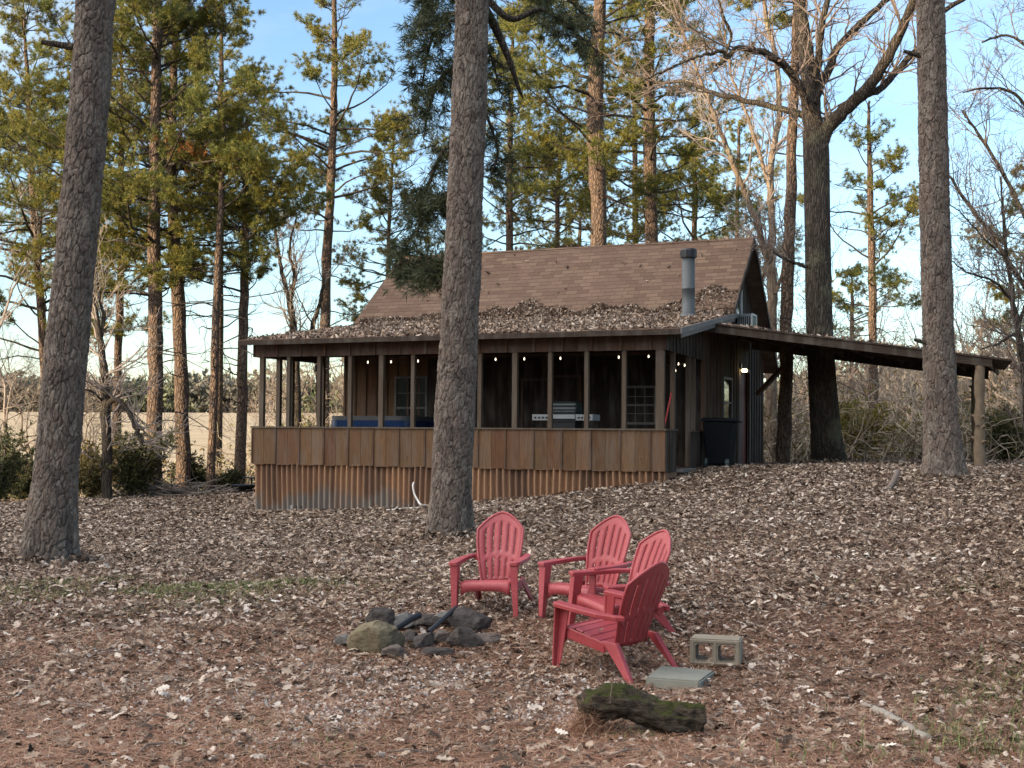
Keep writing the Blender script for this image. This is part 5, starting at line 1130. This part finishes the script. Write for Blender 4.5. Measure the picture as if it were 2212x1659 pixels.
pine([(700, 1000), (701, 800), (706, 560), (716, 380), (722, 200), (722, 60)], 46.0, (25, 23, 21, 18, 15, 12), 7.0, 16.5, 3.3, 'tall pine with an open rounded crown behind the left roof end', 35, group=GL, dens=.95, gapz=.7, dead=8)
pine([(120, 1120), (90, 700), (70, 400), (60, 200)], 42.0, (20, 18, 15, 11), 2.4, 14.0, 3.6, 'bushy pine half hidden behind the big leaning trunk at the far left', 36, group=GL, gapz=.6)
pine([(250, 1080), (255, 800), (262, 500), (262, 250)], 46.0, (20, 18, 15, 11), 5.6, 16.0, 3.3, 'pine crown filling the gap right of the big leaning trunk', 37, group=GL, gapz=.55, dens=1.1)
pine([(470, 1040), (474, 600), (476, 300), (478, 120)], 50.0, (20, 17, 14, 10), 7.5, 17.0, 3.4, 'pine behind with its crown below the clear sky left of centre', 38, group=GL, gapz=.6)
pine([(832, 1000), (836, 700), (840, 520), (846, 380)], 52.0, (12, 11, 9, 6), 3.8, 12.6, 2.2, 'bright young pine rising behind the left end of the shingle roof', 39, mat='needle_gold', group=GL, gapz=.5)
# --- pines behind the cabin
GB_ = 'pines standing behind the cabin'
pine([(1296, 900), (1294, 520), (1290, 380), (1286, 220), (1296, 0)], 40.0, (38, 35, 36, 37, 26), 8.3, 17.5, 3.4, 'thick pine with a split scarred trunk rising behind the middle of the roof', 41, group=GB_, gapz=.7, dead=14)
pine([(1410, 900), (1408, 520), (1404, 340), (1402, 180), (1404, 0)], 46.0, (30, 28, 28, 25, 21), 7.2, 18.0, 3.6, 'orange lit pine trunk just right of the scarred pine', 42, mat='needle', group=GB_, gapz=.65, dead=12)
pine([(1102, 900), (1101, 540), (1102, 300), (1106, 150)], 52.0, (17, 16, 13, 9), 7.5, 17.5, 3.0, 'slender pine seen right of the big middle trunk above the roof', 43, mat='needle', group=GB_, gapz=.6)
pine([(1374, 900), (1372, 500), (1370, 250)], 60.0, (14, 13, 10), 9, 17.0, 2.6, 'thin far pine between the two bigger trunks above the roof', 44, group=GB_, gapz=.8)
pine([(1200, 900), (1204, 500), (1210, 300)], 56.0, (12, 10, 8), 7.2, 13.5, 3.2, 'golden sunlit pine crown over the middle of the ridge', 45, mat='needle_gold', group=GB_, gapz=.55, dens=1.1)
pine([(1505, 900), (1500, 520), (1502, 330)], 54.0, (14, 12, 9), 6.4, 12.4, 3.0, 'rounded dark pine crown over the right part of the ridge', 46, group=GB_, gapz=.5, dens=1.1)
pine([(1250, 900), (1252, 560)], 62.0, (12, 9), 5.5, 10.5, 3.4, 'low bluish pine crown just above the ridge', 47, group=GB_, gapz=.55)
pine([(1590, 900), (1592, 500), (1596, 300)], 70.0, (10, 9, 7), 8.5, 17, 3.0, 'distant pine behind the right roof end', 48, group=GB_, gapz=.8)
# --- right side
GR = 'trees standing right of the cabin'
pine([(1692, 1003), (1697, 800), (1702, 600), (1708, 400), (1716, 180), (1722, 0)], 31.0, (33, 29, 27, 24, 19, 16), 10.5, 17, 2.6, 'straight pine trunk beside the cabin back corner, left of the oak', 51, group=GR, gapz=.8, dead=5)
pine([(1888, 1002), (1886, 800), (1884, 600), (1880, 420), (1878, 300)], 43.0, (22, 19, 17, 13, 9), 4.4, 11.2, 2.3, 'young pine with an open airy crown between the oak and the right trunk', 52, group=GR, gapz=.75, dens=.8, dead=7)
pine([(1836, 960), (1840, 700)], 70.0, (12, 9), 5, 9, 2.2, 'small distant pine low behind the oak', 53, group=GR, gapz=.7)
pine([(2235, 900), (2232, 500), (2230, 300)], 55.0, (14, 11, 8), 4.5, 12, 2.4, 'pale gold pine at the right edge of the picture', 54, mat='needle_gold', group=GR, gapz=.8)
# the oak
Do = 30.0
rng = np.random.default_rng(61); base = on_ground(1790, 1002); oak = tag(empty('oak_tree', base), 'large bare oak with spreading limbs behind the carport', 'tree')
mb = MB(); P = smooth_path([at(x, y, Do) for x, y in ((1792, 1012), (1789, 985), (1784, 930), (1778, 850), (1770, 700), (1766, 500), (1763, 330), (1758, 280))], 10)
R = np.interp(np.linspace(0, 7, len(P)), range(8), [w*px2m(Do)/2 for w in (96, 78, 66, 61, 57, 55, 56, 50)]); mb.tube(P-base, R, 40); me = mb.mesh('trunk', True)
for v in me.vertices: a = math.atan2(v.co.y, v.co.x); v.co *= 1; h = v.co.z; f = 1+.12*math.exp(-max(h, 0)/.4)*math.sin(5*a+1); v.co.x *= f; v.co.y *= f; d = .012*mnoise.noise(Vector((v.co.x*9, v.co.y*9, v.co.z*2.5))); v.co.x += d*math.cos(a)*2; v.co.y += d*math.sin(a)*2
link('trunk', me, MT['bark_oak'], oak); br = MB(); tw = MB()
px_limbs(Do, [[(1766, 330, 34, 0), (1782, 285, 32, -.1), (1822, 240, 29, -.3), (1866, 200, 27, -.5), (1905, 145, 23, -.8), (1945, 70, 20, -1.1), (1975, -5, 17, -1.4), (2000, -120, 10, -1.8)],
  [(1862, 205, 20, -.5), (1900, 192, 16, -.4), (1945, 145, 15, -.2), (1990, 95, 13, .1), (2040, 25, 11, .4), (2110, -20, 9, .8)],
  [(1760, 290, 46, 0), (1750, 210, 42, .2), (1742, 120, 36, .4), (1728, 20, 30, .6), (1715, -120, 20, .8)],
  [(1757, 200, 18, .1), (1766, 140, 17, -.1), (1775, 60, 15, -.4), (1792, -30, 12, -.6), (1800, -150, 7, -.8)],
  [(1756, 225, 20, .0), (1785, 160, 18, .3), (1810, 105, 17, .7), (1870, 40, 14, 1.2), (1940, -20, 11, 1.8)],
  [(1756, 245, 20, 0), (1722, 175, 18, -.4), (1681, 133, 16, -.7), (1641, 112, 14, -1), (1594, 104, 12, -1.3), (1565, 130, 11, -1.5), (1546, 142, 6, -1.6)],
  [(1568, 126, 8, -1.5), (1562, 112, 8, -1.6), (1520, 118, 7, -1.8), (1476, 134, 5, -2.0), (1420, 160, 4, -2.3), (1380, 180, 2, -2.5)],
  [(1566, 118, 7, -1.5), (1580, 75, 6, -1.6), (1560, 30, 5, -1.8), (1550, -10, 4, -1.9)],
  [(1752, 262, 18, .1), (1731, 247, 16, .3), (1674, 232, 14, .6), (1608, 217, 12, .9), (1541, 200, 10, 1.2), (1475, 176, 8, 1.5), (1420, 178, 6, 1.7), (1350, 150, 4, 2.0)],
  [(1752, 570, 9, 0), (1735, 575, 8, -.2), (1700, 560, 6, -.5), (1670, 545, 3, -.8)]], rng, base, br, tw, 2.4, 2, 1.25)
for h in np.linspace(.3, 1.0, 40):              # fine shoots on the upper trunk
    p = P[int(h*(len(P)-1))]; a = rng.uniform(0, 6.28); d = unit(np.array((math.cos(a), math.sin(a), .5))); grow(tw, p-base+d*.2, d, rng.uniform(.4, 1.0), .008, 2, rng, 3, .1, (.4, 1), (3, 3, 3), .005)
build('limb', br, MT['bark_oak'], oak, True); build('twig', tw, MT['twig'], oak)
# the pale sunlit fork tree between the roof and the straight pine
Ds_ = 37.0; rng = np.random.default_rng(63); base = at(1668, 1003, Ds_); base[2] = gz1(base[0], base[1]); pale = tag(empty('sycamore_tree', base), 'pale bare tree forking into sunlit stems beside the gable', 'tree'); br, tw = MB(), MB()
px_limbs(Ds_, [[(1668, 1010, 26, 0), (1666, 850, 25, 0), (1667, 700, 24, 0), (1668, 610, 23, 0), (1662, 560, 20, 0)],
  [(1662, 575, 18, 0), (1650, 535, 15, -.2), (1625, 455, 13, -.5), (1590, 370, 12, -.8), (1555, 280, 10, -1.1), (1525, 200, 8, -1.3), (1490, 110, 6, -1.5), (1462, 30, 4, -1.7), (1440, -60, 3, -1.8)],
  [(1665, 600, 17, 0), (1668, 500, 16, .2), (1664, 400, 15, .4), (1668, 330, 14, .5), (1682, 250, 13, .6), (1676, 120, 12, .8), (1655, 40, 10, .9), (1640, -80, 8, 1)],
  [(1666, 420, 10, .4), (1640, 330, 9, .8), (1610, 240, 7, 1.2), (1580, 160, 6, 1.5), (1560, 40, 4, 1.8)],
  [(1658, 555, 12, 0), (1645, 610, 8, .3), (1640, 560, 5, .5)], [(1670, 640, 9, 0), (1684, 610, 7, -.4), (1700, 560, 4, -.8)]], rng, base, br, tw, 4, 2, 1.3)
build('limb', br, MT['bark_pale'], pale, True); build('twig', tw, MT['twig_grey'], pale)
# crooked small tree at the left, with a moss collar and a leaning limb
Dc = 33.5; rng = np.random.default_rng(64); base = at(231, 1092, Dc); base[2] = gz1(base[0], base[1]); cr2 = tag(empty('crooked_tree', base), 'crooked bare tree with a long arching limb at the left', 'tree'); br, tw = MB(), MB()
px_limbs(Dc, [[(230, 1098, 24, 0), (231, 980, 22, 0), (228, 880, 22, 0), (224, 800, 17, 0), (216, 740, 15, 0), (209, 690, 11, 0), (200, 640, 7, .1)], [(216, 745, 10, 0), (224, 690, 8, .1), (214, 640, 7, .2), (206, 560, 4, .3)],
  [(228, 880, 15, 0), (250, 862, 12, -.2), (275, 885, 12, -.4), (292, 920, 11, -.6), (302, 945, 9, -.7), (312, 960, 6, -.8)], [(225, 872, 7, 0), (205, 850, 5, -.3), (180, 838, 3, -.6)]], rng, base, br, tw, 4, 2, 1.0)
build('limb', br, MT['bark_oak'], cr2, True); build('twig', tw, MT['twig_grey'], cr2)
Dd = 43.0; rng = np.random.default_rng(65); base = at(640, 1010, Dd); base[2] = gz1(base[0], base[1]); dt = tag(empty('forked_tree', base), 'dark forked bare tree behind the left end of the porch roof', 'tree'); br, tw = MB(), MB()
px_limbs(Dd, [[(642, 1000, 20, 0), (640, 800, 18, 0), (634, 720, 16, 0), (625, 640, 13, 0)], [(626, 650, 11, 0), (610, 590, 9, .3), (598, 520, 7, .5), (588, 440, 5, .7)], [(628, 650, 10, 0), (636, 600, 8, -.3), (626, 540, 6, -.5), (640, 470, 4, -.8)], [(702, 1012, 13, .5), (690, 900, 12, .5), (686, 800, 12, .5), (672, 720, 11, .4), (690, 660, 9, .4), (700, 600, 6, .4)]], rng, base, br, tw, 4, 2, 1.2)
build('limb', br, MT['bark_oak'], dt, True); build('twig', tw, MT['twig_grey'], dt)
# dark bare tree at the right edge
E3 = [[(2266, 740, 14, 0), (2225, 640, 12, 0), (2150, 520, 10, 0), (2090, 440, 8, 0), (2050, 380, 5, 0)], [(2262, 570, 12, 0), (2180, 400, 9, .3), (2120, 300, 7, .4), (2080, 240, 4, .4)], [(2262, 310, 10, 0), (2200, 210, 7, -.3), (2140, 190, 5, -.4), (2080, 200, 3, -.4)], [(2264, 150, 8, 0), (2190, 80, 6, -.2), (2120, 90, 4, -.2)]]
De = 34.0; rng = np.random.default_rng(66); base = at(2218, 1010, De); base[2] = gz1(base[0], base[1]); et = tag(empty('bare_tree', base), 'dark thin bare tree at the right edge of the picture', 'tree'); br, tw = MB(), MB()
px_limbs(De, [[(2222, 1010, 18, 0), (2216, 850, 17, 0), (2208, 770, 15, 0), (2197, 700, 13, 0), (2190, 655, 11, 0), (2174, 550, 8, .1), (2168, 470, 6, .2), (2160, 380, 3, .3)], [(2192, 660, 7, 0), (2150, 610, 5, -.4), (2095, 590, 4, -.8), (2050, 560, 2, -1.2)], [(2200, 710, 8, 0), (2230, 600, 7, .3), (2240, 480, 5, .5)], [(2200, 715, 6, 0), (2160, 740, 5, -.4), (2120, 755, 3, -.8)], [(2176, 560, 5, 0), (2130, 520, 4, -.3), (2085, 470, 3, -.6), (2050, 440, 2, -.8)]], rng, base, br, tw, 5, 2, 1.4)
build('limb', br, MT['bark_oak'], et, True); build('twig', tw, MT['twig'], et)
rng = np.random.default_rng(67); base = at(2272, 1010, De+2); base[2] = gz1(base[0], base[1]); e3 = tag(empty('bare_tree', base), 'bare tree with long limbs reaching in over the right edge', 'tree'); br, tw = MB(), MB()
px_limbs(De+2, [[(2274, 1012, 26, 0), (2268, 760, 24, 0), (2262, 560, 20, 0), (2262, 300, 16, 0), (2264, 140, 12, 0), (2270, -40, 8, 0)]]+E3, rng, base, br, tw, 5, 2, 1.4)
build('limb', br, MT['bark_oak'], e3, True); build('twig', tw, MT['twig'], e3)
# --- bare woodland trees behind, in copies of five kinds
protos = []
for k in range(5):
    rng = np.random.default_rng(200+k); mb = MB(); tk = MB(); H_ = 3.2
    pts = smooth_path([(0, 0, -.3), (rng.normal(0, .05), 0, 1.2), (rng.normal(0, .12), rng.normal(0, .1), 2.3), (rng.normal(0, .2), rng.normal(0, .15), H_)], 5); tk.tube(pts, np.linspace(.11, .07, len(pts)), 8, False)
    for c in range(4): a = c*1.6+rng.uniform(0, 1); i = rng.integers(5, len(pts)); grow(mb, pts[i], unit(np.array((math.cos(a)*.6, math.sin(a)*.6, 1))), rng.uniform(2.2, 3.4), .05, 1, rng, 4, .10, (.35, .95), (5, 4, 4, 3), .0075)
    grow(mb, pts[-1], np.array((0, 0, 1.0)), 3.2, .065, 1, rng, 4, .10, (.35, .95), (5, 4, 4, 3), .0075)
    t = empty('bare_tree', (0, 0, 0)); m = (MT['twig_grey'], MT['twig'])[k % 2]; build('trunk', tk, MT['bark_pale'] if k % 2 else MT['bark_oak'], t, True); build('crown', mb, m, t); protos.append(t)
spots = [(1720, 58, 1.0), (1760, 50, .85), (1815, 60, 1.1), (1850, 52, .9), (1925, 58, 1.05), (1960, 50, .8), (2070, 54, 1.0), (2110, 62, 1.2), (2150, 50, .9), (2200, 58, 1.1), (1645, 62, 1.0), (1900, 66, 1.2), (2010, 64, 1.2), (1740, 66, 1.25), (2250, 48, 1.0),
         (15, 45, .95), (60, 52, .8), (-40, 40, 1.2), (190, 60, .8), (150, 48, .7), (600, 56, .8), (660, 60, .9), (730, 54, .9), (790, 58, 1.1), (850, 50, 1.05), (900, 56, 1.2), (760, 62, 1.2), (560, 64, .8), (1060, 66, 1.35), (1160, 60, 1.3), (1340, 66, 1.4), (1450, 62, 1.35), (1540, 58, 1.4), (1570, 66, 1.5)]
rng = np.random.default_rng(9); used = set()
for i, (px, D, sc) in enumerate(spots):
    k = i % 5; o = protos[k] if k not in used else copy_tree(protos[k]); used.add(k)
    p = at(px, 940, D); o.location = (p[0], p[1], gz1(p[0], p[1])-.05); o.scale = (sc*rng.uniform(.85, 1.1), sc, sc*rng.uniform(.9, 1.15)); o.rotation_euler = (0, 0, rng.uniform(0, 6.28))
    side = 'left of the cabin, before the field' if px < 300 else ('behind the left end of the cabin' if px < 1000 else ('behind the cabin ridge' if px < 1600 else 'in the thicket behind the carport'))
    tag(o, 'small grey leafless tree '+side, 'tree', 'leafless trees '+side)
# --- shrubs
def shrub(px, py, D, rx, hgt, label, seed, mat='cedar', n=1500, tw='twig', group=None, K=7, L=.16, w=.014):
    rng = np.random.default_rng(seed); p = at(px, py, D); base = np.array((p[0], p[1], gz1(p[0], p[1]))); t = tag(empty('shrub', base), label, 'shrub', group); br = MB(); P, Dd_ = [], []
    for k in range(16):
        a = rng.uniform(0, 6.28); d = unit(np.array((math.cos(a)*.6*rx/hgt, math.sin(a)*.6*rx/hgt, 1))); pts = [np.zeros(3)]; L_ = hgt*rng.uniform(.6, 1.05)
        for q in range(6): d = unit(d+rng.normal(0, .16, 3)); pts.append(pts[-1]+d*L_/6)
        br.tube(pts, np.linspace(.025, .006, 7), 4, False); pts = np.array(pts)
        for c in range(n//16):
            i = rng.integers(1, 6); o = pts[i]+(pts[i+1]-pts[i])*rng.random(); e = unit(rng.normal(0, 1, 3)+np.array((0, 0, .3))); s = np.abs(rng.normal(0, .38))*rx*.6; P.append(o+e*s*np.array((1, 1, .7))); Dd_.append(e)
    P = np.array(P); P[:, 2] = np.maximum(P[:, 2], .03); nd = MB(); tufts_to(nd, P, np.array(Dd_), rng, K, L, w, .5); build('branch', br, MT[tw], t); build('foliage', nd, MT[mat], t); return t
shrub(-5, 1100, 33, 1.1, 2.0, 'dark green bush at the far left edge of the picture', 71, 'cedar', 1400)
shrub(45, 1100, 36, .9, 1.5, 'low dark bush just left of the big leaning trunk', 72, 'cedar', 800)
shrub(285, 1090, 35.0, 1.15, 2.2, 'dark cedar bush at the foot of the thick left pine', 73, 'cedar', 1700)
shrub(200, 1095, 34, .9, 1.5, 'greyish bush right behind the big leaning trunk', 74, 'brushleaf', 1500)
shrub(410, 1070, 38.5, .6, 1.1, 'small olive bush between two pines at the left', 75, 'cedar', 900)
shrub(490, 1062, 37, .5, .6, 'low spreading green bush by the cabin left corner', 76, 'cedar', 600)
shrub(655, 960, 45, 1.0, 2.6, 'green bush seen through the open porch end', 77, 'needle', 1500)
shrub(1840, 985, 38, 1.1, 2.0, 'bright yellow green bush right of the oak foot', 78, 'needle_gold', 1500)
shrub(2180, 990, 37, 1.3, 1.8, 'dark green bush right of the carport log post', 79, 'cedar', 2400)
shrub(1960, 990, 40, 1.0, 1.5, 'olive bush behind the carport between the trunks', 80, 'brushleaf', 1500)
shrub(2075, 992, 40, 1.0, 1.6, 'low green bush just left of the carport log post', 81, 'cedar', 1600)
# brush pile
rng = np.random.default_rng(90); c0 = at(360, 1075, 35.5); c0[2] = gz1(c0[0], c0[1]); mb = MB()
for k in range(260):
    o = np.array((rng.normal(0, .75), rng.normal(0, .3), 0)); o[2] = gz1(c0[0]+o[0], c0[1]+o[1])-c0[2]+abs(rng.normal(0, .16)); a = rng.uniform(0, 6.28); d = unit(np.array((math.cos(a), math.sin(a)*.6, rng.normal(0, .28)))); L = rng.uniform(.3, 1.2); mb.tube([o, o+d*L*.5+rng.normal(0, .06, 3), o+d*L], (.016, .012, .006), 4, False)
o = build('brush_pile', mb, MT['greywood']); o.location = c0; tag(o, 'heap of grey sticks piled round the foot of the left pines', 'brush pile')
# --- tangled undergrowth behind the carport and behind the cabin, and the far woods: masses nobody could count
def tangle(name, label, x0, x1, D0, D1, n, hmax, seed, tmat, lmat, nl):
    rng = np.random.default_rng(seed); mb = MB(); lv = MB()
    for k in range(n):
        px = rng.uniform(x0, x1); D = rng.uniform(D0, D1); p = at(px, 940, D); p[2] = gz1(p[0], p[1]); d = unit(np.array((rng.normal(0, .55), rng.normal(0, .5), 1))); L = hmax*rng.uniform(.25, 1.0); pts = [p]
        for q in range(5): d = unit(d+rng.normal(0, .28, 3)+np.array((0, 0, -.06*q))); pts.append(pts[-1]+d*L/5)
        mb.tube(pts, np.linspace(.020, .006, 6), 3, False)
        for c in range(7):
            o = pts[rng.integers(1, 6)]; e = unit(d*.3+rng.normal(0, 1, 3)*np.array((1, 1, .7))+np.array((0, 0, .2))); l = L*rng.uniform(.12, .4); m1 = o+e*l*.5+rng.normal(0, .05, 3); mb.tube([o, m1, o+e*l+rng.normal(0, .08, 3)], (.010, .007, .004), 3, False)
    a = rng.uniform(x0, x1, nl); Dl = rng.uniform(D0, D1, nl); r = np.stack([at(px, 940, D) for px, D in zip(a, Dl)]); h = hmax*np.abs(rng.normal(0, .33, nl)); k = vnoise(r[:, 0], r[:, 1]+h*2, 1.1, seed)+.5*rng.normal(0, 1, nl) > 0
    r = r[k]; r[:, 2] = gz(r[:, 0], r[:, 1])+h[k]; tufts_to(lv, r, rng.normal(0, .6, r.shape), rng, 7, .16, .018, .6)
    o = build(name, mb, MT[tmat]); tag(o, label, 'undergrowth', kind='stuff'); o2 = build(name+'_leaf', lv, MT[lmat]); tag(o2, label+', its leaves', 'leaves', kind='stuff')
tangle('undergrowth', 'grey brown tangle of twigs filling the wood behind the carport', 1590, 2330, 36, 62, 2600, 3.0, 301, 'brush', 'brushleaf', 16000)
tangle('thicket', 'low twiggy scrub along the edge of the field at the left', -60, 560, 38, 50, 420, 1.7, 302, 'brush', 'brushleaf', 2200)
tangle('scrub', 'twiggy scrub behind the left end of the cabin', 540, 900, 40, 56, 500, 3.0, 303, 'brush', 'brushleaf', 3000)
def far_wood(name, label, x0, x1, D0, D1, h0, h1, n, seed, size, cell):
    rng = np.random.default_rng(seed); px = rng.uniform(x0, x1, n); D = rng.uniform(D0, D1, n); P = np.stack([at(a, 900, d) for a, d in zip(px, D)]); top = h0+(h1-h0)*np.clip(.5+.5*vnoise(P[:, 0], P[:, 1], cell, seed), 0, 1); top *= .75+.5*np.random.default_rng(seed+1).random(n)**3
    P[:, 2] = gz(P[:, 0], P[:, 1])+top*rng.random(n)**.75; lv = MB(); tufts_to(lv, P, rng.normal(0, .5, P.shape)+np.array((0, 0, .5)), rng, 6, size, size*.17, .55); o = build(name, lv, MT['farwood']); tag(o, label, 'woods', kind='stuff')
far_wood('far_woods', 'grey green line of distant woods beyond the field', -500, 1300, 340, 390, 6.0, 11.5, 16000, 311, 2.2, .05)
far_wood('woods', 'grey brown woods closing the view far behind the carport', 1450, 2500, 75, 110, 4.0, 8.5, 13000, 312, .9, .25)
